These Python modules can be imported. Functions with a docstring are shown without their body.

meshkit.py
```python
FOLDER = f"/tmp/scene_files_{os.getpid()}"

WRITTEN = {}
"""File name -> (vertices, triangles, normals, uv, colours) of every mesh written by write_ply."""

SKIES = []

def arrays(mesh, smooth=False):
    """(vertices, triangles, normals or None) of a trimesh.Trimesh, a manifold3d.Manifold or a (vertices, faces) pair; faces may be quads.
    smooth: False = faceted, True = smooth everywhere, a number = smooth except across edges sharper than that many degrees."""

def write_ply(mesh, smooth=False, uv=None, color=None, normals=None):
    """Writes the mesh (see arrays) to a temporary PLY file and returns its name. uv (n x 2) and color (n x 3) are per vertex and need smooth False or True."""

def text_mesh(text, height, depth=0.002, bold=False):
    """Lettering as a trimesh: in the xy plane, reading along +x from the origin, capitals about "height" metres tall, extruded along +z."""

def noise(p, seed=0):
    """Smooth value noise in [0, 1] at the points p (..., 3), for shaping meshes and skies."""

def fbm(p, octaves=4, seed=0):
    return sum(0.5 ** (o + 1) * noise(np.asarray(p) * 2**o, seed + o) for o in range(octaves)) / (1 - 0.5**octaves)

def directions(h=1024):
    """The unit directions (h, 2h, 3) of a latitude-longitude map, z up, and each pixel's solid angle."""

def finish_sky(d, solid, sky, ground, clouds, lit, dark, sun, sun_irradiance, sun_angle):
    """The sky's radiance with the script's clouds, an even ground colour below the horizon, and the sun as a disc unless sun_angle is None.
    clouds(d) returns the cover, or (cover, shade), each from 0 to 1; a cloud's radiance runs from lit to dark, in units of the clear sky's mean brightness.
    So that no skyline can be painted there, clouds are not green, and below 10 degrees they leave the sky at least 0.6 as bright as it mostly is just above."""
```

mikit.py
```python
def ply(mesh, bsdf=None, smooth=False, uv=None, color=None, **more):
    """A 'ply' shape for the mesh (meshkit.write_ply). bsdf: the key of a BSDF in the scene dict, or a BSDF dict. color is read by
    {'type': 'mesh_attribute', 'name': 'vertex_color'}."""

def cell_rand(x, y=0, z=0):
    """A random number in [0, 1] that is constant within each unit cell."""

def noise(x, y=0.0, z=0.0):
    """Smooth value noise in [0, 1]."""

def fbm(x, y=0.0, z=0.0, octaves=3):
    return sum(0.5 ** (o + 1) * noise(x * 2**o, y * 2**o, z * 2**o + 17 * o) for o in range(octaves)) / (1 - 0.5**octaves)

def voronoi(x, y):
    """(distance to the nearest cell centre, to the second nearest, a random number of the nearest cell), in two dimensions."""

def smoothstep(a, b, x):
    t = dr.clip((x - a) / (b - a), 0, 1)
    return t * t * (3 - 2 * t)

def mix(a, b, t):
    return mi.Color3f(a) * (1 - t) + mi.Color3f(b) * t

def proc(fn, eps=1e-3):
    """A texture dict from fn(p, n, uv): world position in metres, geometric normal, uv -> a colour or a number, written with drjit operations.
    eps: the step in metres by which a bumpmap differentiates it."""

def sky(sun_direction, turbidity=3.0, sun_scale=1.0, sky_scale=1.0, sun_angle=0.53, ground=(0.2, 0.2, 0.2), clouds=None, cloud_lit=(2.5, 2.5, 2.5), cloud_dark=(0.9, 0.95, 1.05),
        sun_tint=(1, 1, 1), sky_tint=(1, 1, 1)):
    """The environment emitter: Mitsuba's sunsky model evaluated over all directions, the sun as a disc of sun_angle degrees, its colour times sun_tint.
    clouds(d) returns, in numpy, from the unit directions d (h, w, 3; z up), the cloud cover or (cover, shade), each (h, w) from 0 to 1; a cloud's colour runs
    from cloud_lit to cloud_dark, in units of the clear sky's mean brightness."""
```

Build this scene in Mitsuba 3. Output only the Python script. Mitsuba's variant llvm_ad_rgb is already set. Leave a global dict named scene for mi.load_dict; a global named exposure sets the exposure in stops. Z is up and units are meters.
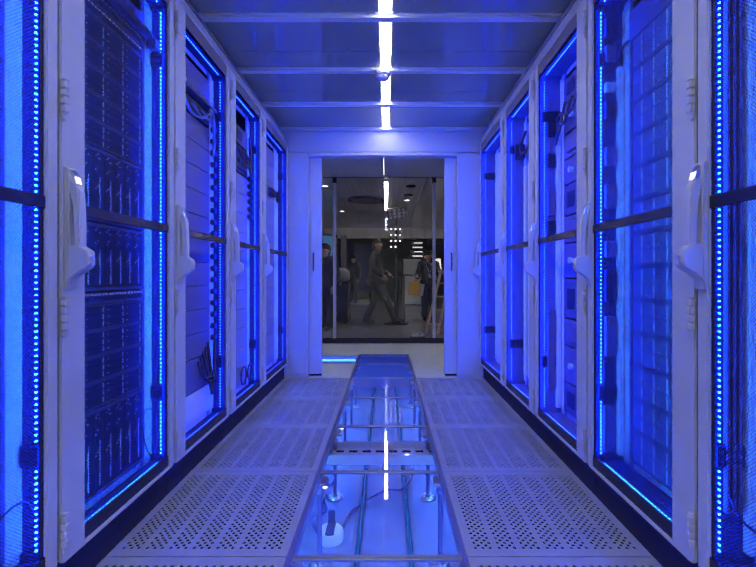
import math, random
import numpy as np
import trimesh
import mitsuba as mi
import mikit
from shapely.geometry import Polygon, Point, box as sbox
from trimesh.transformations import rotation_matrix

T = mi.ScalarTransform4f
scene, labels = {}, {}
rng = random.Random(7)

# ------------------------------------------------------------------ camera, light levels, exposure
FOCAL = 405.0
CAM_Z = 0.951
scene['camera'] = {
    'type': 'perspective', 'fov_axis': 'x', 'fov': 2 * math.degrees(math.atan(378 / FOCAL)),
    'principal_point_offset_x': -8.4 / 756, 'principal_point_offset_y': 7.5 / 567,
    'near_clip': 0.02, 'far_clip': 200.0,
    'to_world': T().look_at(origin=[0, 0, CAM_Z], target=[0, 1, CAM_Z], up=[0, 0, 1]),
}
exposure = 0.0
LED_TINT = (0.0005, 0.0055, 1.0)
UNSEEN_BAR_TINT = (0.002, 0.022, 1.0)
DIODE = 900.0                         # radiance of the small blue diodes round each cabinet opening
UNSEEN_BAR = 1300.0                           # radiance of unseen flat blue bars placed to light the cabinet insides
UNSEEN_FLOOR_LED = 460.0                      # unseen blue tubes placed to light the void under the glass floor
STRIP = 20.0                          # white strip in the aisle ceiling
HALL_STRIP = 16.0
UNSEEN_HALL_LAMP = 190.0  # unseen lamps at the sides of the hall, placed to light it
UNSEEN_REAR_LAMP = 32.0                      # unseen ceiling lamps behind the photographer, placed to light the aisle


def glow(rgb, k=1.0, pick=1.0):
    return {'type': 'area', 'sampling_weight': float(pick), 'radiance': {'type': 'rgb', 'value': [float(c * k) for c in rgb]}}


# ------------------------------------------------------------------ materials
def paint(key, rgb, rough=0.5, metallic=0.0, spec=0.5, **more):
    scene[key] = {'type': 'twosided', 'bsdf': {'type': 'principled', 'base_color': {'type': 'rgb', 'value': list(rgb)} if not isinstance(rgb, dict) else rgb,
                                               'roughness': rough, 'metallic': metallic, 'specular': spec, **more}}


scene['m_white'] = {'type': 'twosided', 'bsdf': {'type': 'diffuse', 'reflectance': {'type': 'rgb', 'value': [0.55, 0.55, 0.56]}}}
scene['m_white_wall'] = {'type': 'twosided', 'bsdf': {'type': 'diffuse', 'reflectance': {'type': 'rgb', 'value': [0.50, 0.51, 0.53]}}}
paint('m_panel_mid', (0.24, 0.24, 0.25), 0.55, 0.0, 0.2)
paint('m_handle', (0.52, 0.52, 0.54), 0.36)
paint('m_black', (0.012, 0.012, 0.014), 0.35)
paint('m_black_matte', (0.015, 0.015, 0.018), 0.8)
paint('m_band_grey', (0.19, 0.175, 0.16), 0.35)
paint('m_gasket', (0.02, 0.02, 0.03), 0.5)
paint('m_groove', (0.03, 0.03, 0.035), 0.6)
paint('m_inner_lit', (0.12, 0.12, 0.125), 0.55, 0.0, 0.2)  # lit copy of inner paint: brighter light in right cabinets put into colour
paint('m_cabinet_inside', (0.035, 0.035, 0.04), 0.6, 0.0, 0.2)
paint('m_baffle', (0.60, 0.60, 0.61), 0.55, 0.0, 0.2)
paint('m_filler', (0.13, 0.12, 0.13), 0.55, 0.0, 0.2)
paint('m_screen', (0.018, 0.018, 0.022), 0.7, 0.0, 0.2)
paint('m_server', (0.035, 0.035, 0.038), 0.6, 0.0, 0.2)
paint('m_server_grey', (0.09, 0.09, 0.095), 0.55, 0.0, 0.2)
paint('m_bay', (0.028, 0.028, 0.03), 0.6, 0.0, 0.2)
paint('m_latch', (0.50, 0.50, 0.52), 0.45)
paint('m_pale', (0.80, 0.80, 0.80), 0.5)
paint('m_port', (0.02, 0.02, 0.02), 0.5)
paint('m_floor_cable', (0.12, 0.12, 0.15), 0.5)
paint('m_cable_dark', (0.03, 0.03, 0.035), 0.5)
paint('m_cable_blue', (0.10, 0.16, 0.35), 0.5)
paint('m_chrome', (0.85, 0.85, 0.86), 0.18, 1.0)
paint('m_steel', (0.55, 0.55, 0.57), 0.3, 1.0)
paint('m_rail', (0.24, 0.24, 0.27), 0.4, 0.8)
paint('m_crossbar', (0.22, 0.23, 0.25), 0.35, 0.5)
paint('m_bar', (0.62, 0.62, 0.62), 0.42)
paint('m_teal', (0.01, 0.13, 0.05), 0.5)
paint('m_dark_backing', (0.008, 0.008, 0.009), 0.8)
paint('m_fixture', (0.6, 0.6, 0.6), 0.5)
paint('m_wood', (0.30, 0.19, 0.11), 0.6)
paint('m_yellow', (0.75, 0.42, 0.05), 0.6)
paint('m_skin', (0.42, 0.26, 0.19), 0.55)
paint('m_hair', (0.018, 0.014, 0.012), 0.6)
paint('m_jacket', (0.020, 0.017, 0.019), 0.8)
paint('m_jacket_blue', (0.020, 0.024, 0.040), 0.8)
paint('m_trousers', (0.022, 0.019, 0.019), 0.8)
paint('m_jeans', (0.035, 0.05, 0.085), 0.8)
paint('m_shirt', (0.55, 0.55, 0.58), 0.8)
paint('m_shoe', (0.014, 0.013, 0.013), 0.45)
paint('m_cloth_grey', (0.30, 0.29, 0.29), 0.85)
paint('m_dark_wall', (0.075, 0.070, 0.075), 0.6)
paint('m_void', (0.30, 0.30, 0.33), 0.7)
scene['m_glass'] = {'type': 'thindielectric', 'int_ior': 1.5}
scene['m_ceiling_panel'] = {'type': 'twosided', 'bsdf': {'type': 'plastic', 'diffuse_reflectance': {'type': 'rgb', 'value': [0.29, 0.33, 0.20]}, 'int_ior': 1.5, 'nonlinear': False}}
scene['m_door_glass'] = {'type': 'thindielectric', 'int_ior': 1.02}      # anti-reflection coated


def tile_tone(p, n, uv):
    a = mikit.fbm(p.x * 14, p.y * 14, p.z * 14)
    return mikit.mix((0.29, 0.30, 0.31), (0.37, 0.38, 0.38), a)


def subfloor_tone(p, n, uv):
    a = mikit.fbm(p.x * 5, p.y * 5, 0.0)
    return mikit.mix((0.20, 0.21, 0.22), (0.27, 0.28, 0.29), a)


def hall_ceiling_tone(p, n, uv):
    a = mikit.noise(p.x * 60, p.y * 1.5, 0.0)
    return mikit.mix((0.44, 0.425, 0.42), (0.54, 0.52, 0.51), a)


def hall_floor_tone(p, n, uv):
    a = mikit.fbm(p.x * 3, p.y * 3, 0.0)
    return mikit.mix((0.11, 0.11, 0.12), (0.16, 0.155, 0.165), a)


def vestibule_tone(p, n, uv):
    a = mikit.fbm(p.x * 30, p.y * 30, 0.0)
    return mikit.mix((0.47, 0.49, 0.46), (0.55, 0.57, 0.53), a)


def wood_tone(p, n, uv):
    a = mikit.fbm(p.x * 40, p.y * 40, p.z * 4)
    return mikit.mix((0.42, 0.27, 0.16), (0.62, 0.44, 0.28), a)


paint('m_tile', mikit.proc(tile_tone), 0.42)
paint('m_subfloor', mikit.proc(subfloor_tone), 0.45)
paint('m_hall_ceiling', mikit.proc(hall_ceiling_tone), 0.28)
paint('m_hall_floor', mikit.proc(hall_floor_tone), 0.22)
paint('m_vestibule', mikit.proc(vestibule_tone), 0.5)
paint('m_wood', mikit.proc(wood_tone), 0.6)


# ------------------------------------------------------------------ mesh helpers
def bx(x0, x1, y0, y1, z0, z1):
    return trimesh.creation.box(bounds=[[min(x0, x1), min(y0, y1), min(z0, z1)], [max(x0, x1), max(y0, y1), max(z0, z1)]])


def cbx(x0, x1, y0, y1, z0, z1, r=0.003):
    """A box with chamfered edges."""
    lo, hi = np.array([x0, y0, z0], float), np.array([x1, y1, z1], float)
    r = min(r, 0.45 * (hi - lo).min())
    pts = []
    for sx in (0, 1):
        for sy in (0, 1):
            for sz in (0, 1):
                for k in range(3):
                    s = np.array([sx, sy, sz])
                    p = np.where(s, hi - r, lo + r)
                    p[k] = hi[k] if s[k] else lo[k]
                    pts.append(p)
    return trimesh.convex.convex_hull(np.array(pts))


def cat(*ms):
    flat = []
    for m in ms:
        flat.extend(m if isinstance(m, (list, tuple)) else [m])
    return trimesh.util.concatenate(flat)


def cyl(p0, p1, r, sides=16):
    return trimesh.creation.cylinder(radius=r, segment=[p0, p1], sections=sides)


def lathe(profile, sides=24, at=(0, 0, 0)):
    m = trimesh.creation.revolve(np.array(profile, float), sections=sides)
    m.apply_translation(at)
    return m


def tube(points, r, sides=7):
    p = np.asarray(points, float)
    t = np.gradient(p, axis=0)
    t /= np.linalg.norm(t, axis=1, keepdims=True) + 1e-12
    ref = np.array([0.31, 0.17, 0.93])
    a = np.cross(t, ref)
    a /= np.linalg.norm(a, axis=1, keepdims=True) + 1e-12
    b = np.cross(t, a)
    ang = np.arange(sides) * 2 * np.pi / sides
    v = p[:, None] + r * (np.cos(ang)[None, :, None] * a[:, None] + np.sin(ang)[None, :, None] * b[:, None])
    i, j = np.meshgrid(np.arange(len(p) - 1), np.arange(sides), indexing='ij')
    q = np.stack([i * sides + j, (i + 1) * sides + j, (i + 1) * sides + (j + 1) % sides, i * sides + (j + 1) % sides], -1).reshape(-1, 4)
    f = np.vstack([q[:, [0, 1, 2]], q[:, [0, 2, 3]]])
    m = trimesh.Trimesh(v.reshape(-1, 3), f, process=False)
    m.fix_normals()
    return m


def curve(pts, n=24):
    """A smooth path through a few points (Catmull-Rom)."""
    p = np.asarray(pts, float)
    p = np.vstack([2 * p[0] - p[1], p, 2 * p[-1] - p[-2]])
    out = []
    for k in range(1, len(p) - 2):
        for t in np.linspace(0, 1, max(2, n // (len(p) - 3)), endpoint=False):
            a, b, c, d = p[k - 1:k + 3]
            out.append(0.5 * (2 * b + (c - a) * t + (2 * a - 5 * b + 4 * c - d) * t * t + (3 * b - a - 3 * c + d) * t ** 3))
    return np.array(out + [p[-2]])


def prism(poly, d0, d1, axes):
    """A shapely polygon extruded; axes = (first, second, extrusion) world axes as unit vectors."""
    m = trimesh.creation.extrude_polygon(poly, d1 - d0, engine='earcut')
    v = m.vertices
    a, b, c = (np.asarray(x, float) for x in axes)
    m = trimesh.Trimesh(v[:, :1] * a + v[:, 1:2] * b + (v[:, 2:] + d0) * c, m.faces, process=False)
    m.fix_normals()
    return m


X_, Y_, Z_ = (1, 0, 0), (0, 1, 0), (0, 0, 1)


def add(key, mesh, mat, smooth=False, tw=None, emit=None):
    d = mesh if isinstance(mesh, dict) else mikit.ply(mesh, mat, smooth)
    d = dict(d)
    if tw is not None:
        d['to_world'] = tw
    if emit is not None:
        d['emitter'] = emit
    k, n = key, 0
    while k in scene:
        n += 1
        k = f'{key}_{n:03d}'
    scene[k] = d
    return k


_count = {}


def new(name):
    """The next free key of a kind of thing."""
    n = _count.get(name, 0)
    _count[name] = n + 1
    return name if n == 0 else f'{name}_{n:03d}'


def tag(key, label, cat_, group=None):
    labels[key] = {'label': label, 'category': cat_}
    if group:
        labels[key]['group'] = group


def struct(key, mesh=None, mat=None, smooth=False, **kw):
    if mesh is not None:
        add(key, mesh, mat, smooth, **kw)
    labels[key] = {**labels.get(key, {}), 'kind': 'structure'}
    return key


def stuff(key):
    labels[key] = {**labels.get(key, {}), 'kind': 'stuff'}


ORD = ['first', 'second', 'third', 'fourth', 'fifth', 'sixth', 'seventh', 'eighth', 'ninth', 'tenth', 'eleventh', 'twelfth', 'thirteenth', 'fourteenth']

# ------------------------------------------------------------------ layout (metres; the camera stands at x = 0, y = 0)
XL, XR = -0.918, 0.870                 # door planes
Y_REAR, Y_PORTAL = -0.9, 3.78
GROOVES = [0.517, 1.134, 1.751, 2.370, 2.990, 3.775]
GL, GR = -0.331, 0.268                 # glass strip in the floor
JOINT0, PITCH = 1.372, 0.6015
SUB_Z = -0.46
CEIL_Z = 2.325
TOP_Z = 2.170

# ------------------------------------------------------------------ floor
TILE_D = PITCH - 0.004


def perforated_tile(w, d, bands=7, cols=5, rows=20, t=0.002):
    """A steel floor tile; every hole is cut through."""
    mx, my = 0.022, 0.030
    bw = (w - 2 * mx) / bands
    gap = 0.0175
    cw, ch = (bw - gap) / cols, (d - 2 * my) / rows
    v, f = [], []

    def quad(x0, x1, y0, y1):
        n = len(v)
        v.extend([(x0, y0, 0), (x1, y0, 0), (x1, y1, 0), (x0, y1, 0)])
        f.extend([(n, n + 1, n + 2), (n, n + 2, n + 3)])

    def cell(x0, y0):
        x1, y1 = x0 + cw, y0 + ch
        cx, cy = (x0 + x1) / 2, (y0 + y1) / 2
        rx, ry = 0.0060, 0.0064
        n = len(v)
        v.extend([(x0, y0, 0), (cx, y0, 0), (x1, y0, 0), (x1, y1, 0), (cx, y1, 0), (x0, y1, 0)])
        hexa = [(cx - rx * 0.9, cy - ry * 0.58), (cx, cy - ry), (cx + rx * 0.9, cy - ry * 0.58), (cx + rx * 0.9, cy + ry * 0.58), (cx, cy + ry), (cx - rx * 0.9, cy + ry * 0.58)]
        v.extend([(a, b, 0) for a, b in hexa])
        v.extend([(a, b, -t) for a, b in hexa])
        for k in range(6):
            m = (k + 1) % 6
            f.extend([(n + k, n + m, n + 6 + m), (n + k, n + 6 + m, n + 6 + k)])
            f.extend([(n + 6 + k, n + 6 + m, n + 12 + m), (n + 6 + k, n + 12 + m, n + 12 + k)])

    quad(0, w, 0, my)
    quad(0, w, d - my, d)
    quad(0, mx, my, d - my)
    quad(w - mx, w, my, d - my)
    for b in range(bands):
        x = mx + b * bw
        quad(x, x + gap / 2, my, d - my)
        quad(x + bw - gap / 2, x + bw, my, d - my)
        for c in range(cols):
            cx = x + gap / 2 + c * cw
            if c % 2:
                quad(cx, cx + cw, my, my + ch / 2)
                quad(cx, cx + cw, d - my - ch / 2, d - my)
            for r in range(rows - (c % 2)):
                cell(cx, my + r * ch + (ch / 2 if c % 2 else 0))
    top = trimesh.Trimesh(np.array(v), np.array(f), process=False)
    rim = cat(bx(0, w, -0.0, 0.004, -0.030, -0.0005), bx(0, w, d - 0.004, d, -0.030, -0.0005),
              bx(0, 0.004, 0, d, -0.030, -0.0005), bx(w - 0.004, w, 0, d, -0.030, -0.0005))
    return cat(top, rim)


struct('floor')
for side in (0, 1):
    x0, x1 = (-0.955, GL - 0.006) if side == 0 else (GR + 0.006, 0.905)
    w = x1 - x0
    tile_ply = mikit.ply(perforated_tile(w, TILE_D), 'm_tile')
    backing_ply = mikit.ply(bx(0.004, w - 0.004, 0.004, TILE_D - 0.004, -0.034, -0.030), 'm_dark_backing')
    for k in range(-4, 4):
        y = JOINT0 + k * PITCH
        key = add('floor__perforated_tile', tile_ply, None, tw=T().translate([x0, y + 0.002, 0]))
        add(key + '__dark_backing', backing_ply, None, tw=T().translate([x0, y + 0.002, 0]))  # dark sheet added under each tile so its holes look dark

# glass strip: panes, long rails, cross bars
GLASS_END = JOINT0 + 6 * PITCH - 0.07
joints = [JOINT0 + k * PITCH for k in range(-4, 6)] + [GLASS_END]
for a, b in zip(joints[:-1], joints[1:]):
    pane = trimesh.Trimesh([[GL + 0.012, a + 0.012, -0.002], [GR - 0.012, a + 0.012, -0.002], [GR - 0.012, b - 0.012, -0.002], [GL + 0.012, b - 0.012, -0.002]], [[0, 1, 2], [0, 2, 3]])
    add('floor__glass_pane', pane, 'm_glass')
for y in joints:
    bar = cat(cbx(GL + 0.01, GR - 0.01, y - 0.013, y + 0.013, -0.012, 0.001, 0.003), cbx(GL + 0.01, GR - 0.01, y - 0.005, y + 0.005, 0.0, 0.004, 0.002))
    add('floor__cross_bar', bar, 'm_crossbar')
for x in (GL, GR):
    add('floor__glass_rail', cat(cbx(x - 0.008, x + 0.014 if x < 0 else x + 0.008, Y_REAR - 0.2, GLASS_END + 0.014, -0.040, 0.002, 0.003),
                                 cbx(x - 0.014 if x > 0 else x - 0.008, x + 0.008, Y_REAR - 0.2, GLASS_END + 0.014, -0.040, 0.0015, 0.003)), 'm_rail')

# the plain floor of the lobby beyond the portal, with the side glass strip let into it
LOB0, LOB1 = Y_PORTAL + 0.006, 5.72
SG0, SG1 = 4.40, 4.83
lob = [bx(-3.0, GL - 0.01, LOB0, SG0, -0.03, 0.0), bx(-3.0, GL - 0.01, SG1, LOB1, -0.03, 0.0), bx(GR + 0.01, 3.0, LOB0, LOB1, -0.03, 0.0),
       bx(GL - 0.01, GR + 0.01, GLASS_END + 0.016, LOB1, -0.03, 0.0)]
add('floor__lobby_floor', cat(lob), 'm_vestibule')
sg = trimesh.Trimesh([[-3.0, SG0, -0.002], [GL - 0.012, SG0, -0.002], [GL - 0.012, SG1, -0.002], [-3.0, SG1, -0.002]], [[0, 1, 2], [0, 2, 3]])
add('floor__glass_pane', sg, 'm_glass')
add('floor__edging', cat(bx(-1.05, -0.953, Y_REAR - 0.2, Y_PORTAL, -0.03, -0.001), bx(0.907, 1.05, Y_REAR - 0.2, Y_PORTAL, -0.03, -0.001)), 'm_black_matte')

# under the floor
struct('subfloor', bx(-3.0, 3.0, Y_REAR - 0.3, 6.0, SUB_Z - 0.05, SUB_Z), 'm_subfloor')
struct('wall_underfloor_left', bx(-1.30, -1.25, Y_REAR - 0.3, 4.2, SUB_Z, -0.05), 'm_subfloor')
struct('wall_underfloor_right', bx(1.20, 1.25, Y_REAR - 0.3, 6.0, SUB_Z, -0.05), 'm_subfloor')
struct('wall_underfloor_end', bx(-3.0, 1.25, 5.1, 5.15, SUB_Z, -0.035), 'm_subfloor')

ped_ply = {
    'base': mikit.ply(cat(lathe([(0, 0), (0.052, 0), (0.052, 0.005), (0.045, 0.010), (0.016, 0.012), (0.016, 0.03), (0, 0.03)], 24),
                          *[cyl([0.034 * math.cos(a), 0.034 * math.sin(a), 0.008], [0.034 * math.cos(a), 0.034 * math.sin(a), 0.016], 0.006, 8) for a in np.arange(6) * math.pi / 3]), 'm_steel', 40),
    'post': mikit.ply(cyl([0, 0, 0.025], [0, 0, 0.36], 0.011, 14), 'm_rail', 40),
    'nut': mikit.ply(cyl([0, 0, 0.355], [0, 0, 0.375], 0.020, 6), 'm_steel'),
    'head': mikit.ply(cat(cyl([0, 0, 0.37], [0, 0, 0.405], 0.008, 10), cbx(-0.04, 0.04, -0.04, 0.04, 0.403, 0.419, 0.004)), 'm_steel'),
}
row = 0
for k in range(0, 6):
    y = JOINT0 + k * PITCH
    for x, sname in ((GL + 0.006, 'left'), (GR - 0.006, 'right')):
        key = new('floor_pedestal')
        for pname, pl in ped_ply.items():
            add(f'{key}__{pname}', pl, None, tw=T().translate([x, y, SUB_Z]))
        tag(key, f'steel floor pedestal under the {sname} edge of the glass floor, {ORD[k]} from the front', 'floor support', 'pedestals under the glass floor')

for x, sname in ((-0.145, 'left'), (0.122, 'right')):
    key = new('teal_conduit')
    add(key, cbx(x - 0.013, x + 0.013, Y_REAR, 5.05, SUB_Z, SUB_Z + 0.022, 0.006), 'm_teal', 40)
    tag(key, f'long teal conduit lying under the glass floor, the {sname} one of two', 'conduit')

# perforated cable tray crossing under the glass
key = new('cable_tray')
ty0, ty1, tz = 2.40, 2.60, -0.155
cells, tw_, th_ = [], 24, 3
holes = []
for i in range(tw_):
    for j in range(2):
        cx, cy = -1.0 + 2.0 * (i + 0.5) / tw_, ty0 + 0.05 + 0.10 * j
        holes.append(sbox(cx - 0.026, cy - 0.018, cx + 0.026, cy + 0.018).exterior.coords)
tp = Polygon([(-1.0, ty0), (1.0, ty0), (1.0, ty1), (-1.0, ty1)], holes)
m = prism(tp, 0, 0.003, (X_, Y_, Z_)); m.apply_translation((0, 0, tz))
add(key + '__tray_bed', m, 'm_white')
add(key + '__dark_underlay', bx(-1.0, 1.0, ty0 + 0.006, ty1 - 0.006, tz - 0.012, tz - 0.010), 'm_dark_backing')  # sheet added under the bed to darken its holes
add(key + '__side_flange', bx(-1.0, 1.0, ty0, ty0 + 0.004, tz - 0.014, tz + 0.045), 'm_white')
add(key + '__side_flange', bx(-1.0, 1.0, ty1 - 0.004, ty1, tz, tz + 0.045), 'm_white')
for hx in (-0.40, 0.325):
    add(key + '__hanger', bx(hx, hx + 0.015, ty0 + 0.05, ty0 + 0.15, SUB_Z, tz), 'm_steel')
tag(key, 'perforated metal cable tray crossing under the glass floor', 'cable tray')

key = new('round_sensor')
sx, sy = -0.298, 2.17
add(key + '__housing', lathe([(0, 0), (0.066, 0), (0.068, 0.012), (0.068, 0.045), (0.060, 0.056), (0, 0.056)], 36, (sx, sy, SUB_Z)), 'm_pale', 40)
add(key + '__bracket', cat(cbx(sx - 0.022, sx + 0.022, sy - 0.06, sy + 0.05, SUB_Z + 0.056, SUB_Z + 0.068), cbx(sx - 0.020, sx + 0.016, sy + 0.04, sy + 0.055, SUB_Z + 0.056, SUB_Z + 0.13)), 'm_server_grey')
tag(key, 'white round sensor puck with a grey bracket under the nearest glass pane', 'sensor')
key = new('floor_cable')
add(key, tube(curve([(-0.25, 2.20, SUB_Z + 0.01), (-0.2, 2.42, SUB_Z + 0.008), (-0.02, 2.60, SUB_Z + 0.03), (0.10, 2.62, SUB_Z + 0.03), (0.18, 2.85, SUB_Z + 0.008), (0.2, 3.1, SUB_Z + 0.008), (0.10, 3.2, SUB_Z + 0.03)], 40), 0.006), 'm_floor_cable', 60)
tag(key, 'thin dark cable curving over the subfloor beside the white round sensor', 'cable')
key = new('floor_cable')
add(key, tube(curve([(-0.36, 2.75, SUB_Z + 0.008), (-0.40, 2.55, SUB_Z + 0.05), (-0.36, 2.42, SUB_Z + 0.008), (-0.42, 2.30, SUB_Z + 0.03), (-0.37, 2.2, SUB_Z + 0.008)], 40), 0.007), 'm_cable_blue', 60)
tag(key, 'tangled blue cable under the left edge of the nearest glass pane', 'cable')

# unseen blue tubes, placed to light the floor void
def unseen_floor_light(x, y0, y1, label, vertical=False):
    key = new('underfloor_light')
    add(key + '__housing', bx(x - 0.014, x + 0.014, y0, y1, -0.075, -0.062), 'm_white')
    add(key + '__tube', bx(x - 0.008, x + 0.008, y0 + 0.01, y1 - 0.01, -0.083, -0.075), 'm_white', emit=glow((0.014, 0.046, 1.0), UNSEEN_FLOOR_LED, 0.8))
    tag(key, label, 'light', 'blue tubes under the floor')


for n, (y0, y1) in enumerate(((-0.7, 0.9), (1.0, 2.35), (2.65, 3.75), (3.85, 5.0))):
    for x, s in ((-0.42, 'left'), (0.36, 'right')):
        unseen_floor_light(x, y0, y1, f'unseen blue light tube under the {s} edge of the glass floor, {ORD[n]} from the front')
key = new('underfloor_light')
add(key + '__housing', bx(-2.9, GL - 0.022, 4.67, 4.73, -0.060, -0.036), 'm_white')
add(key + '__tube', bx(-2.88, GL - 0.026, 4.686, 4.714, -0.0355, -0.014), 'm_white', emit=glow((0.02, 0.10, 1.0), 14))
tag(key, 'blue light tube under the glass strip left of the lobby', 'light', 'blue tubes under the floor')

# ------------------------------------------------------------------ ceiling
struct('ceiling')
bars = [1.02, 1.57, 2.124, 2.675, 3.207, 3.745]
CX0, CX1 = -1.02, 0.95
bar_ply = mikit.ply(cat(cbx(CX0, CX1, -0.004, 0.036, CEIL_Z - 0.022, CEIL_Z + 0.006, 0.003), bx(CX0, CX1, -0.012, -0.003, CEIL_Z - 0.004, CEIL_Z + 0.012)), 'm_bar')
for y in [-0.75, -0.2, 0.4] + bars:
    add('ceiling__crossbar', bar_ply, None, tw=T().translate([0, y, 0]))
edges = [Y_REAR] + [-0.75, -0.2, 0.4] + bars
LX = -0.005
for a, b in zip(edges[:-1], edges[1:]):
    mid = a + 0.04 + 0.62 * (b - a - 0.04)
    for p0, p1 in ((a + 0.034, mid - 0.0015), (mid + 0.0015, b - 0.003)):
        for x0, x1 in ((CX0, LX - 0.036), (LX + 0.036, CX1)):
            add('ceiling__panel', bx(x0, x1, p0, p1, CEIL_Z, CEIL_Z + 0.012), 'm_ceiling_panel')
struct('ceiling_slab', bx(-1.6, 1.6, Y_REAR - 0.3, Y_PORTAL + 0.1, 2.45, 2.52), 'm_void')

# long white strip let into the ceiling
key = new('ceiling_strip_light')
add(key + '__diffuser', cat(*[bx(LX - 0.030, LX + 0.030, a + 0.037, b - 0.008, CEIL_Z - 0.003, CEIL_Z + 0.010) for a, b in zip(edges[:-1], edges[1:])]), 'm_white', emit=glow((0.97, 1.0, 1.0), STRIP, 14))
stuff(key + '__diffuser')
add(key + '__housing', cat(bx(LX - 0.034, LX + 0.034, -0.8, 3.75, CEIL_Z + 0.0125, CEIL_Z + 0.06), bx(LX - 0.0345, LX - 0.031, -0.8, 3.75, CEIL_Z + 0.007, CEIL_Z + 0.0125), bx(LX + 0.031, LX + 0.0345, -0.8, 3.75, CEIL_Z + 0.007, CEIL_Z + 0.0125)), 'm_fixture')
for y in (0.75, 1.30, 1.86, 2.40, 2.95):
    add(key + '__clip', cbx(LX - 0.040, LX + 0.040, y - 0.005, y + 0.005, CEIL_Z - 0.008, CEIL_Z - 0.0035, 0.002), 'm_fixture')
tag(key, 'long white strip light running down the middle of the aisle ceiling', 'ceiling light')

key = new('smoke_detector')
sx, sy, sz = -0.022, 2.692, CEIL_Z - 0.022
add(key + '__base', lathe([(0, 0), (0.048, 0), (0.050, -0.006), (0.050, -0.018), (0.046, -0.022), (0, -0.022)], 32, (sx, sy, sz)), 'm_white', 40)
add(key + '__chamber', lathe([(0, -0.022), (0.040, -0.022), (0.040, -0.034), (0.034, -0.044), (0.020, -0.050), (0, -0.050)], 32, (sx, sy, sz)), 'm_white', 40)
tag(key, 'white round smoke detector under a ceiling crossbar below the strip light', 'smoke detector')

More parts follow.
